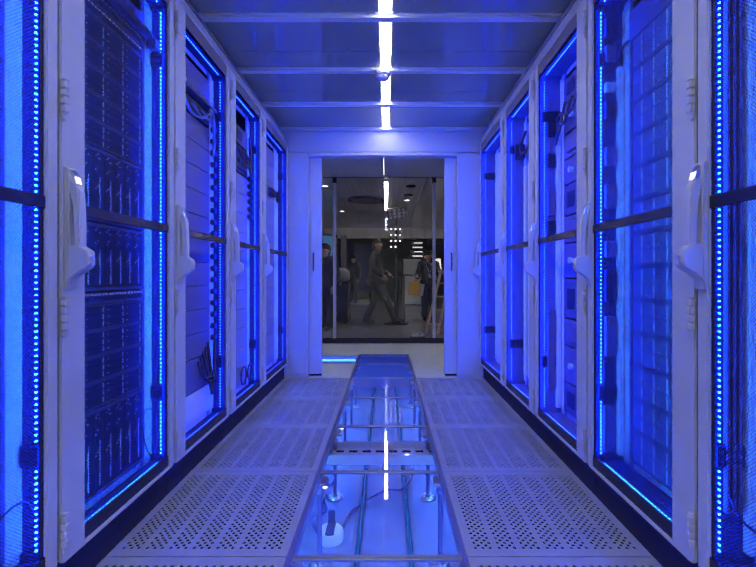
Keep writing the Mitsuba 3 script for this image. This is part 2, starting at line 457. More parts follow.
# fascias between cabinet tops and ceiling
for side, sgn, xd in (('left', -1, XL), ('right', 1, XR)):
    struct(f'trim_{side}')
    xt = -0.982 if sgn < 0 else 0.918
    f0, f1 = xd + sgn * 0.012, xd + (xt - xd) * 0.45
    q = np.array([(f0, TOP_Z + 0.003), (f1, 2.245), (f1 + sgn * 0.02, 2.245), (f0 + sgn * 0.02, TOP_Z + 0.003)])
    m = prism(Polygon(q), Y_REAR, Y_PORTAL, (X_, Z_, Y_))
    add(f'trim_{side}__fascia', m, 'm_white_wall')
    g0 = f1 + sgn * 0.018
    add(f'trim_{side}__shadow_gap', bx(min(g0, g0 + sgn * 0.02), max(g0, g0 + sgn * 0.02), Y_REAR, Y_PORTAL, 2.235, 2.285), 'm_cabinet_inside')
    q = np.array([(f1 + sgn * 0.004, 2.262), (xt, 2.318), (xt + sgn * 0.10, 2.322), (xt + sgn * 0.10, 2.30), (xt + sgn * 0.02, 2.262)])
    add(f'trim_{side}__ceiling_edge', prism(Polygon(q), Y_REAR, Y_PORTAL, (X_, Z_, Y_)), 'm_white_wall')

# side walls behind the photographer; unseen hall with lamps placed to light the aisle
struct('wall_left', bx(XL - 0.4, XL, Y_REAR, GROOVES[0] - 0.004, 0, TOP_Z), 'm_white_wall')
struct('wall_right', bx(XR, XR + 0.4, Y_REAR, GROOVES[0] - 0.004, 0, TOP_Z), 'm_white_wall')
struct('wall_rear_left', bx(-6, XL, Y_REAR - 0.10, Y_REAR - 0.002, 0, 3.4), 'm_white_wall')
struct('wall_rear_right', bx(XR, 6, Y_REAR - 0.10, Y_REAR - 0.002, 0, 3.4), 'm_white_wall')
struct('wall_rear_lintel', bx(XL, XR, Y_REAR - 0.10, Y_REAR - 0.002, 2.33, 3.4), 'm_white_wall')
struct('floor_unseen_hall', bx(-6, 6, -8, Y_REAR - 0.21, -0.05, 0), 'm_vestibule')
struct('wall_unseen_hall', bx(-6, 6, -8.1, -8, 0, 3.4), 'm_white_wall')
struct('ceiling_unseen_hall', bx(-6, 6, -8, Y_REAR - 0.10, 3.4, 3.5), 'm_white_wall')
for n, (x, y) in enumerate(((-1.3, -2.2), (1.3, -2.2), (-1.3, -4.2), (1.3, -4.2))):
    hk = add('ceiling_unseen_hall__lamp', bx(x - 0.62, x + 0.62, y - 0.17, y + 0.17, 3.34, 3.399), 'm_fixture')
    add(hk + '__diffuser', bx(x - 0.60, x + 0.60, y - 0.15, y + 0.15, 3.33, 3.3395), 'm_white', emit=glow((0.97, 1.0, 0.98), UNSEEN_REAR_LAMP, 2))

# ------------------------------------------------------------------ portal with sliding door
PX0, PX1 = -0.732, 0.666
struct('wall_portal')
P0, P1 = Y_PORTAL + 0.004, Y_PORTAL + 0.06
add('wall_portal__pilaster', cbx(-1.30, PX0, P0, P1, 0.0, 2.106, 0.004), 'm_white_wall')
add('wall_portal__pilaster', cbx(PX1, 1.25, P0, P1, 0.0, 2.106, 0.004), 'm_white_wall')
add('wall_portal__header', cbx(-1.30, 1.25, P0, P1, 2.110, 2.34, 0.004), 'm_white_wall')
add('wall_portal__lintel', cbx(PX0 + 0.001, PX1 - 0.001, P0 - 0.004, P1 + 0.03, 2.075, 2.106, 0.004), 'm_white')
add('wall_portal__skirting', cat(bx(-1.2, PX0, P0 - 0.005, P0, 0.0, 0.038), bx(PX1, 1.2, P0 - 0.005, P0, 0.0, 0.038)), 'm_white_wall')
L0, L1 = Y_PORTAL + 0.075, Y_PORTAL + 0.115
for n, (x0, x1, hx) in enumerate(((-1.30, -0.617, -0.69), (0.553, 1.25, 0.615))):
    k = struct(f'door_{n + 1}')
    add(k + '__leaf', cbx(x0, x1, L0, L1, 0.018, 2.10, 0.004), 'm_white')
    add(k + '__floor_seal', bx(x0 + 0.01, x1 - 0.004, L0 - 0.002, L1 - 0.002, 0.002, 0.018), 'm_black')
    g = [cyl([hx, L0 - 0.030, 1.00], [hx, L0 - 0.030, 1.17], 0.007, 12), cyl([hx, L0 - 0.030, 1.012], [hx, L0 + 0.004, 1.012], 0.006, 10), cyl([hx, L0 - 0.030, 1.158], [hx, L0 + 0.004, 1.158], 0.006, 10)]
    add(k + '__handle', cat(g), 'm_server_grey', 40)

# ------------------------------------------------------------------ server cabinets
SIDE_L, SIDE_R = 0, 1


def cab_tw(side, y0, w):
    """Cabinet frame: u along its front, v into its depth, z up."""
    if side == SIDE_L:
        return T(np.array([[0, -1, 0, XL], [1, 0, 0, y0], [0, 0, 1, 0], [0, 0, 0, 1.0]]))
    return T(np.array([[0, 1, 0, XR], [-1, 0, 0, y0 + w], [0, 0, 1, 0], [0, 0, 0, 1.0]]))


U, V, W_ = X_, Y_, Z_
BZ0, BZ1 = 0.132, TOP_Z
WIDE, NARROW = 0.097, 0.042


def cabinet_parts(w, side, face_v, screen):
    """Meshes of one cabinet, keyed by part name; 'near' is u = 0 on the left row and u = w on the right row."""
    P = {}
    s_lo, s_hi = (WIDE, NARROW) if side == SIDE_L else (NARROW, WIDE)
    t = 0.014
    P['plinth'] = (bx(0.002, w - 0.002, 0.034, 0.99, 0.0, BZ0 - 0.002), 'm_black_matte', False)
    P['body'] = (cat(bx(0.001, t, 0.012, 1.0, BZ0, BZ1), bx(w - t, w - 0.001, 0.012, 1.0, BZ0, BZ1), bx(t, w - t, 0.98, 1.0, BZ0, BZ1),
                     bx(t, w - t, 0.030, 0.98, BZ1 - 0.06, BZ1), bx(t, w - t, 0.030, 0.98, BZ0, BZ0 + 0.026)), 'm_inner_lit' if side == SIDE_R and not screen else 'm_cabinet_inside', False)
    fr = sbox(0.0042, BZ0 + 0.001, w - 0.0042, BZ1).buffer(-0.022).buffer(0.022, quad_segs=6)
    op = sbox(s_lo, BZ0 + 0.017, w - s_hi, BZ1 - 0.011)
    f1 = prism(fr.difference(op), -0.0, 0.006, (U, W_, V))
    f2 = prism(fr.buffer(-0.003).difference(op.buffer(0.003, join_style=2)), -0.003, 0.0, (U, W_, V))
    P['door'] = (cat(f1, f2), 'm_white', False)
    o0, o1, oz0, oz1 = s_lo, w - s_hi, BZ0 + 0.017, BZ1 - 0.011
    g = trimesh.Trimesh([[o0, 0.006, oz0], [o1, 0.006, oz0], [o1, 0.006, oz1], [o0, 0.006, oz1]], [[0, 1, 2], [0, 2, 3]])
    if not screen:
        P['door__glass_pane'] = (g, 'm_door_glass', False)
    ring = sbox(o0, oz0, o1, oz1).difference(sbox(o0 + 0.010, oz0 + 0.045, o1 - 0.010, oz1 - 0.05))
    P['door__black_border'] = (prism(ring, 0.0075, 0.0095, (U, W_, V)), 'm_gasket', False)
    P['door__top_band'] = (bx(o0 + 0.001, o1 - 0.001, 0.001, 0.005, oz1 - 0.062, oz1 - 0.001), 'm_band_grey', False)
    P['door__bottom_band'] = (bx(o0 + 0.001, o1 - 0.001, 0.001, 0.005, oz0 + 0.001, oz0 + 0.045), 'm_black', False)
    P['door__crossbar'] = (cbx(o0 - 0.001, o1 + 0.001, 0.0005, 0.010, 1.133, 1.167, 0.002), 'm_black', False)
    gu0 = 0.0 if side == SIDE_L else w - 0.0028
    P['gasket_post'] = (bx(gu0, gu0 + 0.0028, 0.004, 0.011, BZ0, BZ1 - 0.01), 'm_groove', False)
    if screen:
        P['door__mesh_screen'] = (mesh_screen(o0 + 0.004, o1 - 0.004, oz0 + 0.02, oz1 - 0.03, 0.011), 'm_screen', False)
    # rack uprights, baffles
    a = (w - 0.482) / 2
    bz0, bz1 = BZ0 + 0.055, BZ1 - 0.085
    for lo, hi in ((t, a), (w - a, w - t)):
        P.setdefault('side_baffle', []).append((bx(lo + 0.001, hi - 0.001, face_v, face_v + 0.004, bz0, bz1), 'm_baffle', False))
    for lo, hi in ((a - 0.002, a + 0.016), (w - a - 0.016, w - a + 0.002)):
        hl = [sbox((lo + hi) / 2 - 0.004, z, (lo + hi) / 2 + 0.004, z + 0.009).exterior.coords for z in np.arange(bz0 + 0.02, bz1 - 0.02, 0.0222)]
        P.setdefault('rack_rail', []).append((prism(Polygon([(lo, bz0 - 0.03), (hi, bz0 - 0.03), (hi, bz1 + 0.03), (lo, bz1 + 0.03)], hl), face_v + 0.005, face_v + 0.008, (U, W_, V)), 'm_rail', False))
    P['front_sill'] = [(bx(t, w - t, face_v + 0.009, face_v + 0.014, za, zb), 'm_baffle', False) for za, zb in ((BZ0 + 0.026, bz0), (bz1, BZ1 - 0.06))]
    # cable brackets on both side walls
    far_hi = side == SIDE_L
    for z in (0.455, 1.875):
        u1 = w - t if far_hi else t
        u0 = u1 - 0.012 if far_hi else u1 + 0.012
        br = cat(cbx(min(u0, u1), max(u0, u1), 0.020 + 0.014, face_v, z - 0.030, z + 0.030, 0.003),
                 bx(min(u0, u1) - (0.004 if far_hi else 0), max(u0, u1) + (0 if far_hi else 0.004), 0.05, face_v - 0.008, z - 0.018, z - 0.010),
                 bx(min(u0, u1) - (0.004 if far_hi else 0), max(u0, u1) + (0 if far_hi else 0.004), 0.05, face_v - 0.008, z + 0.010, z + 0.018))
        P.setdefault('cable_bracket', []).append((br, 'm_bay', False))
    return P


def mesh_screen(u0, u1, z0, z1, v, pitch=0.0094, width=0.0017, thick=0.0004):
    """Expanded-metal screen: crossing strips, each a thin three-sided bar."""
    vs, fs = [], []
    h, wd = z1 - z0, u1 - u0
    for s in (1, -1):
        for c in np.arange(-wd, h + wd, pitch):
            # line z = z0 + c + s*(u-u0)
            t0, t1 = 0.0, wd
            za, zb = c + s * t0, c + s * t1
            lo, hi = min(za, zb), max(za, zb)
            if hi <= 0 or lo >= h:
                continue
            ta = max(t0, ((0 if s > 0 else h) - c) / s)
            tb = min(t1, ((h if s > 0 else 0) - c) / s)
            if tb - ta < 0.004:
                continue
            d = np.array([1, 0, s]) / math.sqrt(2)
            nrm = np.array([-s, 0, 1]) / math.sqrt(2)
            for tt in (ta, tb):
                p = np.array([u0 + tt, v + (0.0002 * s), z0 + c + s * tt])
                vs.extend([p + nrm * width / 2, p - nrm * width / 2, p + np.array([0, thick, 0])])
            n = len(vs) - 6
            for k in range(3):
                m = (k + 1) % 3
                fs.extend([(n + k, n + m, n + 3 + m), (n + k, n + 3 + m, n + 3 + k)])
    m = trimesh.Trimesh(np.array(vs), np.array(fs), process=False)
    m.fix_normals(multibody=False)
    return m


def led_meshes(w, side):
    """(tape, diodes) on the hinge side, the head and the foot of the opening, facing inwards."""
    t, v0, v1 = 0.014, 0.043, 0.053
    z0, z1 = BZ0 + 0.026, BZ1 - 0.06
    tape = cat(bx(w - t - 0.0015, w - t, v0, v1, z0 + 0.03, z1 - 0.03) if side == SIDE_L else bx(t, t + 0.0015, v0, v1, z0 + 0.03, z1 - 0.03),
               bx(t + 0.03, w - t - 0.03, v0, v1, z0, z0 + 0.0015), bx(t + 0.03, w - t - 0.03, v0, v1, z1 - 0.0015, z1))
    d = []
    vc, r = (v0 + v1) / 2, 0.0025
    for z in np.arange(z0 + 0.035, z1 - 0.033, 0.0168):
        if side == SIDE_R:
            d.append(bx(t + 0.0015, t + 0.0055, vc - r, vc + r, z - r, z + r))
        else:
            d.append(bx(w - t - 0.0055, w - t - 0.0015, vc - r, vc + r, z - r, z + r))
    for u in np.arange(t + 0.035, w - t - 0.033, 0.0168):
        d.append(bx(u - r, u + r, vc - r, vc + r, z0 + 0.0015, z0 + 0.0055))
        d.append(bx(u - r, u + r, vc - r, vc + r, z1 - 0.0055, z1 - 0.0015))
    return tape, cat(d)


# handle: profile (out of the door, height), extruded along u
def handle_meshes():
    back = Polygon([(0.0, 1.262), (0.010, 1.262), (0.014, 1.24), (0.014, 0.94), (0.008, 0.915), (0.0, 0.915)])
    grip = Polygon([(0.004, 1.225), (0.018, 1.222), (0.030, 1.214), (0.038, 1.195), (0.041, 1.15), (0.043, 1.09), (0.043, 1.030), (0.026, 1.030), (0.024, 1.09), (0.020, 1.15), (0.012, 1.19), (0.004, 1.20)])
    tip = Polygon([(0.010, 1.258), (0.016, 1.254), (0.026, 1.236), (0.032, 1.214), (0.020, 1.210), (0.010, 1.214)])
    lockb = Polygon([(0.008, 1.040), (0.040, 1.037), (0.064, 1.022), (0.066, 0.985), (0.060, 0.975), (0.030, 0.955), (0.008, 0.938)])

    def pr(poly, half, r):
        m = [prism(poly, -half + r, half - r, ((0, -1, 0), W_, U)), prism(poly.buffer(-r * 0.6), -half, half, ((0, -1, 0), W_, U))]
        return cat(m)

    return {
        'handle': (cat(pr(back, 0.019, 0.003), pr(lockb, 0.018, 0.004)), 'm_handle', False),
        'handle__grip': (pr(grip, 0.014, 0.004), 'm_handle', False),
        'handle__tip': (pr(tip, 0.012, 0.003), 'm_chrome', False),
        'handle__lock': (cat(cyl([0.0, -0.064, 1.004], [0.0, -0.0685, 1.003], 0.007, 16), bx(-0.0035, 0.0035, -0.0685, -0.066, 0.982, 0.993)), 'm_chrome', 40),
    }


HANDLE = {k: (mikit.ply(m, mat, sm)) for k, (m, mat, sm) in handle_meshes().items()}


def hinge_mesh():
    parts = []
    for k in range(4):
        z = -0.045 + k * 0.0225
        parts.append(cbx(-0.0085, 0.0085, -0.018, 0.0, z + 0.001, z + 0.0215, 0.003))
    parts.append(cyl([0, -0.010, -0.047], [0, -0.010, 0.047], 0.0055, 12))
    parts.append(cbx(-0.006, 0.006, -0.010, 0.0, -0.065, -0.044, 0.003))
    return cat(parts)


HINGE = mikit.ply(hinge_mesh(), 'm_white')
HINGE_CAP = mikit.ply(cbx(-0.008, 0.008, -0.017, -0.002, 0.046, 0.050, 0.001), 'm_latch')

_cab_cache, _led_cache = {}, {}
SIDE_NAME = {SIDE_L: 'left', SIDE_R: 'right'}
CABS = {}


def make_cabinet(side, idx, label, face_v, screen):
    y0, y1 = GROOVES[idx], GROOVES[idx + 1]
    w = round(y1 - y0, 3)
    tw = cab_tw(side, y0, w)
    key = new('server_cabinet')
    ck = (w, side, face_v, screen)
    if ck not in _cab_cache:
        P = cabinet_parts(w, side, face_v, screen)
        _cab_cache[ck] = {k: [mikit.ply(*x) for x in (v if isinstance(v, list) else [v])] for k, v in P.items()}
    for k, pls in _cab_cache[ck].items():
        for pl in pls:
            add(f'{key}__{k}', pl, None, tw=tw)
    if (w, side) not in _led_cache:
        tape, dio = led_meshes(w, side)
        _led_cache[(w, side)] = (mikit.ply(tape, 'm_black'), mikit.ply(dio, 'm_white'))
    add(f'{key}__light_strip', _led_cache[(w, side)][0], None, tw=tw)
    add(f'{key}__light_strip__diodes', _led_cache[(w, side)][1], None, tw=tw, emit=glow(LED_TINT, DIODE * (1.0 if screen else 0.17 if idx < 4 else 0.08), 2.2 if screen else 1.4))
    stuff(f'{key}__light_strip__diodes')
    # unseen flat light bars behind the two stiles, placed to light the cabinet inside
    wide = (0.017, WIDE - 0.012) if side == SIDE_L else (w - WIDE + 0.012, w - 0.017)
    slim = (w - 0.039, w - 0.019) if side == SIDE_L else (0.019, 0.039)
    for (u0, u1), v0, k in ((wide, 0.0135, 1.0 if screen else 0.22), (slim, 0.0065, 0.17 if screen else 0.045)):
        z0, z1 = BZ0 + 0.06, BZ1 - 0.09
        bk = add(f'{key}__light_bar', cat(bx(u0, u1, v0, v0 + 0.002, z0, z1), bx(u0, u0 + 0.0015, v0 + 0.002, v0 + 0.006, z0, z1), bx(u1 - 0.0015, u1, v0 + 0.002, v0 + 0.006, z0, z1)), 'm_black', tw=tw)
        q = trimesh.Trimesh([[u0 + 0.002, v0 + 0.0035, z0], [u1 - 0.002, v0 + 0.0035, z0], [u1 - 0.002, v0 + 0.0035, z1], [u0 + 0.002, v0 + 0.0035, z1]], [[0, 2, 1], [0, 3, 2]], process=False)
        add(bk + '__diffuser', q, 'm_white', tw=tw, emit=glow(UNSEEN_BAR_TINT, UNSEEN_BAR * k * (1.1 if idx > 2 else 1.0), 0.7 if u1 - u0 > 0.04 else 0.4))
    # handle: on the near stile of the left row, on the far stile of the right row
    hu = 0.033 if side == SIDE_L else 0.0235
    htw = T(np.array(tw.matrix) @ np.array(T().translate([hu, -0.003, 0]).matrix))
    for k, pl in HANDLE.items():
        add(f'{key}__{k}', pl, None, tw=htw)
    # hinges straddle the groove to the neighbour
    for z in (0.232, 0.842, 1.456, 2.050):
        m4 = T(np.array(tw.matrix) @ np.array(T().translate([0.0092 if side == SIDE_L else w - 0.0092, -0.002, z]).matrix))
        hk = add(f'{key}__hinge', HINGE, None, tw=m4)
        add(f'{hk}__cap', HINGE_CAP, None, tw=m4)
    tag(key, label, 'server cabinet', f'server cabinets along the {SIDE_NAME[side]} of the aisle')
    CABS[(side, idx)] = (key, tw, w, face_v)
    return key


FV_L, FV_R = 0.088, 0.140
for side in (SIDE_L, SIDE_R):
    s = SIDE_NAME[side]
    names = [f'white framed mesh door cabinet nearest the camera on the {s}, cut off by the frame',
             f'white framed mesh door cabinet, second from the front in the {s} row',
             f'white framed glass door cabinet in the middle of the {s} row',
             f'white framed glass door cabinet in the {s} row, second from the portal',
             f'wider white framed glass door cabinet ending the {s} row at the portal']
    for i in range(5):
        make_cabinet(side, i, names[i], FV_L if side == SIDE_L else FV_R, i < 2)

# ------------------------------------------------------------------ what the cabinets hold
_dev_cache = {}


def dev_ply(name, fn, mat, smooth=False):
    if name not in _dev_cache:
        _dev_cache[name] = mikit.ply(fn(), mat, smooth)
    return _dev_cache[name]


def rack_tw(side, idx, z):
    key, tw, w, fv = CABS[(side, idx)]
    return T(np.array(tw.matrix) @ np.array(T().translate([w / 2, fv + 0.0005, z]).matrix))


def ears(key, h, tw):
    for n, (a, b) in enumerate(((-0.238, -0.2235), (0.2235, 0.238))):
        add(f'{key}__mounting_ear', dev_ply(f'ear{n}{h:.3f}', lambda: cbx(a, b, -0.002, 0.0035, 0.001, h - 0.001, 0.001), 'm_server_grey'), None, tw=tw)


def drive_server(side, idx, z, h, label, group, cols=4, rows=3, mat='m_server'):
    """Rack server: chassis, bezel frame, drive bays with pale latches, ears."""
    key, tw = new('rack_server'), rack_tw(side, idx, z)
    bw, bh = 0.425 / cols, (h - 0.014) / rows
    add(f'{key}__chassis', dev_ply(f'ch{h:.3f}{mat}', lambda: bx(-0.2215, 0.2215, 0.004, 0.62, 0.001, h - 0.001), mat), None, tw=tw)

    def bezel():
        o = sbox(-0.2215, 0.0008, 0.2215, h - 0.0008)
        return prism(o.difference(sbox(-0.2155, 0.006, 0.2155, h - 0.006)), -0.008, 0.004, (U, W_, V))

    add(f'{key}__bezel', dev_ply(f'bz{h:.3f}', bezel, 'm_server_grey'), None, tw=tw)

    def bays():
        return cat(*[cbx(-0.2125 + c * bw + 0.001, -0.2125 + (c + 1) * bw - 0.001, -0.004, 0.004, 0.007 + r * bh + 0.0008, 0.007 + (r + 1) * bh - 0.0008, 0.001) for c in range(cols) for r in range(rows)])

    def latches():
        return cat(*[bx(-0.2125 + (c + 1) * bw - 0.012, -0.2125 + (c + 1) * bw - 0.0075, -0.0065, -0.004, 0.007 + r * bh + 0.004, 0.007 + (r + 1) * bh - 0.004) for c in range(cols) for r in range(rows)],
                   *[bx(-0.2125 + c * bw + 0.012, -0.2125 + c * bw + 0.020, -0.0055, -0.004, 0.007 + r * bh + 0.010, 0.007 + r * bh + 0.0125) for c in range(cols) for r in range(rows)])

    stuff(add(f'{key}__drive_bays', dev_ply(f'by{h:.3f}{cols}{rows}', bays, 'm_bay' if mat == 'm_server' else 'm_inner_lit'), None, tw=tw))
    stuff(add(f'{key}__latches', dev_ply(f'lt{h:.3f}{cols}{rows}', latches, 'm_latch'), None, tw=tw))
    ears(key, h, tw)
    tag(key, label, 'server', group)
    return key


def blade_chassis(side, idx, z, h, label, n=8, mat='m_server'):
    key, tw = new('blade_chassis'), rack_tw(side, idx, z)
    add(f'{key}__chassis', dev_ply(f'bc{h:.3f}', lambda: bx(-0.2215, 0.2215, 0.012, 0.66, 0.001, h - 0.001), mat), None, tw=tw)
    for nm, (a, b) in (('top_rim', (h - 0.014, h - 0.001)), ('bottom_rim', (0.001, 0.014))):
        add(f'{key}__{nm}', dev_ply(f'bc{nm}{h:.3f}', lambda: cbx(-0.2215, 0.2215, -0.010, 0.0115, a, b, 0.002), 'm_server_grey'), None, tw=tw)
    bw = 0.440 / n

    def blade():
        return cat(cbx(-bw / 2 + 0.001, bw / 2 - 0.001, -0.004, 0.0115, 0.016, h - 0.016, 0.0015), bx(-bw / 2 + 0.010, bw / 2 - 0.010, -0.006, -0.004, 0.24 * h, 0.38 * h), bx(-bw / 2 + 0.010, bw / 2 - 0.010, -0.006, -0.004, 0.55 * h, 0.66 * h))

    def edge():
        return bx(-0.0018, 0.0018, -0.0068, -0.004, 0.10 * h, 0.62 * h)

    def lamps():
        return cat(*[bx(-bw / 2 + 0.006 + 0.009 * (k % 3), -bw / 2 + 0.011 + 0.009 * (k % 3), -0.0066, -0.004, f * h, f * h + 0.004) for k, f in enumerate((0.45, 0.48, 0.51, 0.70, 0.74, 0.86, 0.89, 0.92))])

    for k in range(n):
        bt = T(np.array(tw.matrix) @ np.array(T().translate([-0.22 + (k + 0.5) * bw, 0, 0]).matrix))
        bk = add(f'{key}__blade', dev_ply(f'bl{h:.3f}{n}', blade, 'm_bay'), None, tw=bt)
        add(f'{bk}__edge_strip', dev_ply(f'be{h:.3f}{n}', edge, 'm_latch'), None, tw=bt)
        stuff(add(f'{bk}__indicators', dev_ply(f'bi{h:.3f}{n}', lamps, 'm_latch'), None, tw=bt))
    ears(key, h, tw)
    tag(key, label, 'server')
    return key


def patch_panel(side, idx, z, h, label, mat='m_server_grey', ports=24, pale=True, group=None):
    key, tw = new('patch_bay'), rack_tw(side, idx, z)
    add(f'{key}__plate', dev_ply(f'pp{h:.3f}{mat}', lambda: cbx(-0.238, 0.238, -0.004, 0.0035, 0.001, h - 0.001, 0.001), mat), None, tw=tw)
    pw = 0.43 / ports
    stuff(add(f'{key}__ports', dev_ply(f'po{h:.3f}{ports}', lambda: cat(*[cbx(-0.215 + k * pw + 0.002, -0.215 + (k + 1) * pw - 0.002, -0.010, -0.004, 0.3 * h, 0.68 * h, 0.001) for k in range(ports)]), 'm_port'), None, tw=tw))
    if pale:
        stuff(add(f'{key}__port_tags', dev_ply(f'pt{h:.3f}{ports}', lambda: cat(*[bx(-0.215 + k * pw + 0.003, -0.215 + (k + 1) * pw - 0.004, -0.0055, -0.004, 0.74 * h, 0.90 * h) for k in range(ports)]), 'm_pale'), None, tw=tw))
    tag(key, label, 'patch bay', group)
    return key


def cable_shelf(side, idx, z, label, rise=0.05):
    """Horizontal cable manager: a channel with rings."""
    key, tw = new('cable_manager'), rack_tw(side, idx, z)
    add(f'{key}__channel', dev_ply('cmch', lambda: cat(bx(-0.238, 0.238, 0.0, 0.0035, 0, 0.05), bx(-0.238, 0.238, -0.040, 0.0, 0, 0.003), bx(-0.238, 0.238, -0.043, -0.040, 0, 0.016)), 'm_server_grey'), None, tw=tw)
    for k in range(5):
        x = -0.20 + 0.1 * k
        add(f'{key}__ring', dev_ply(f'cmr{k}', lambda: tube(np.array([(x, -0.001, 0.012), (x, -0.028, 0.010), (x, -0.037, 0.020), (x, -0.037, 0.034), (x, -0.028, 0.042), (x, -0.001, 0.040)]), 0.0025, 6), 'm_steel', 60), None, tw=tw)
    tag(key, label, 'cable manager')
    return key


def rack_module(side, idx, z, h, label, variant=0, mat='m_server_grey'):
    """A boxy control unit with a raised face and small fittings."""
    key, tw = new('control_unit'), rack_tw(side, idx, z)
    add(f'{key}__housing', dev_ply(f'mo{h:.3f}{mat}', lambda: bx(-0.2215, 0.2215, 0.003, 0.5, 0.001, h - 0.001), mat), None, tw=tw)
    add(f'{key}__front_plate', dev_ply(f'mf{h:.3f}{mat}', lambda: cbx(-0.2215, 0.2215, -0.010, 0.003, 0.003, h - 0.003, 0.003), mat), None, tw=tw)
    if variant % 3 == 0:
        add(f'{key}__display', dev_ply(f'md{h:.3f}', lambda: cbx(0.02, 0.12, -0.014, -0.010, 0.3 * h, 0.75 * h, 0.002), 'm_port'), None, tw=tw)
        add(f'{key}__knob', dev_ply(f'mk{h:.3f}', lambda: cyl([-0.12, -0.010, 0.5 * h], [-0.12, -0.028, 0.5 * h], 0.016, 20), 'm_latch', 40), None, tw=tw)
    elif variant % 3 == 1:
        for k in range(3):
            add(f'{key}__vent_slot', dev_ply(f'mv{h:.3f}{k}', lambda: cbx(-0.18 + 0.13 * k, -0.09 + 0.13 * k, -0.013, -0.010, 0.25 * h, 0.75 * h, 0.002), 'm_bay'), None, tw=tw)
    else:
        add(f'{key}__cover', dev_ply(f'mc{h:.3f}', lambda: cbx(-0.17, 0.19, -0.022, -0.010, 0.2 * h, 0.8 * h, 0.004), 'm_filler'), None, tw=tw)
        add(f'{key}__socket', dev_ply(f'ms{h:.3f}', lambda: cbx(-0.02, 0.03, -0.026, -0.022, 0.4 * h, 0.6 * h, 0.002), 'm_port'), None, tw=tw)
    ears(key, h, tw)
    tag(key, label, 'control unit')
    return key


def filler(side, idx, z, h, mat='m_filler'):
    """A blank panel: a part of its cabinet."""
    key = CABS[(side, idx)][0]
    return add(f'{key}__filler_panel', dev_ply(f'fp{h:.3f}{mat}', lambda: cbx(-0.2385, 0.2385, -0.003, 0.0035, 0.0008, h - 0.0008, 0.0015), mat), None, tw=rack_tw(side, idx, z))


def in_cab(side, idx, pts):
    """Points (u, v, z) of a cabinet in the world, u counted from the near side on either row."""
    _, tw, w, _ = CABS[(side, idx)]
    p = np.asarray(pts, float)
    u = p[:, 0] if side == SIDE_L else w - p[:, 0]
    q = np.c_[u, p[:, 1], p[:, 2], np.ones(len(p))]
    return (q @ np.array(tw.matrix, float).T)[:, :3]


def cab_cable(side, idx, pts, r=0.004, mat='m_cable_dark', n=30):
    """Fixed wiring: a part of its cabinet."""
    return add(f'{CABS[(side, idx)][0]}__cable', tube(curve(in_cab(side, idx, pts), n), r, 6), mat, 60)


def cab_part(side, idx, name, u0, u1, v0, v1, z0, z1, mat, r=0.002):
    c = in_cab(side, idx, [(u0, v0, z0), (u1, v1, z1)])
    lo, hi = c.min(0), c.max(0)
    return add(f'{CABS[(side, idx)][0]}__{name}', cbx(lo[0], hi[0], lo[1], hi[1], lo[2], hi[2], r), mat)


CN = {(s, i): f'{["nearest", "second", "third", "fourth", "fifth"][i]} {SIDE_NAME[s]} cabinet' for s in (SIDE_L, SIDE_R) for i in range(5)}

# second left cabinet: blades, servers, patch bays (bottom to top)
c = (SIDE_L, 1)
blade_chassis(*c, 0.192, 0.300, 'dark blade server chassis at the bottom of the second left cabinet')
z, n = 0.496, 0
for n in range(4):
    drive_server(*c, z, 0.0885, f'flat drive server in the second left cabinet, {ORD[n]} above the bottom blade chassis', 'servers below the middle in the second left cabinet')
    z += 0.089
patch_panel(*c, z, 0.042, 'grey panel with a row of dark ports below the crossbar, second left cabinet', 'm_filler')
blade_chassis(*c, 0.898, 0.235, 'dark blade server chassis just under the crossbar of the second left cabinet')
blade_chassis(*c, 1.136, 0.258, 'dark blade server chassis behind the crossbar of the second left cabinet')
z = 1.398
for n in range(5):
    drive_server(*c, z, 0.0885, f'flat dark drive server in the second left cabinet, {ORD[n]} above the crossbar', 'servers above the middle in the second left cabinet')
    z += 0.089
for n in range(2):
    patch_panel(*c, z, 0.044, f'patch bay with white port tags at the top of second left cabinet, {["lower", "upper"][n]} of two')
    z += 0.0445
cable_shelf(*c, z + 0.002, 'grey cable manager with rings near the top of the second left cabinet')
filler(*c, z + 0.056, 0.044)
cab_cable(*c, [(0.50, 0.07, 0.36), (0.49, 0.05, 0.28), (0.52, 0.045, 0.22), (0.57, 0.05, 0.23), (0.59, 0.06, 0.30), (0.575, 0.06, 0.38), (0.535, 0.07, 0.40), (0.50, 0.07, 0.37)], 0.0022)
cab_part(*c, 'diode_box', 0.556, 0.586, 0.045, 0.085, 1.905, 1.945, 'm_filler')

# nearest cabinets: closed rack faces, cable by the bracket
for s in (SIDE_L, SIDE_R):
    for k in range(14):
        filler(s, 0, 0.192 + 0.1325 * k, 0.132, 'm_server_grey')
cab_cable(SIDE_L, 0, [(0.40, 0.07, 0.22), (0.50, 0.06, 0.33), (0.57, 0.055, 0.345), (0.596, 0.05, 0.30)], 0.003)

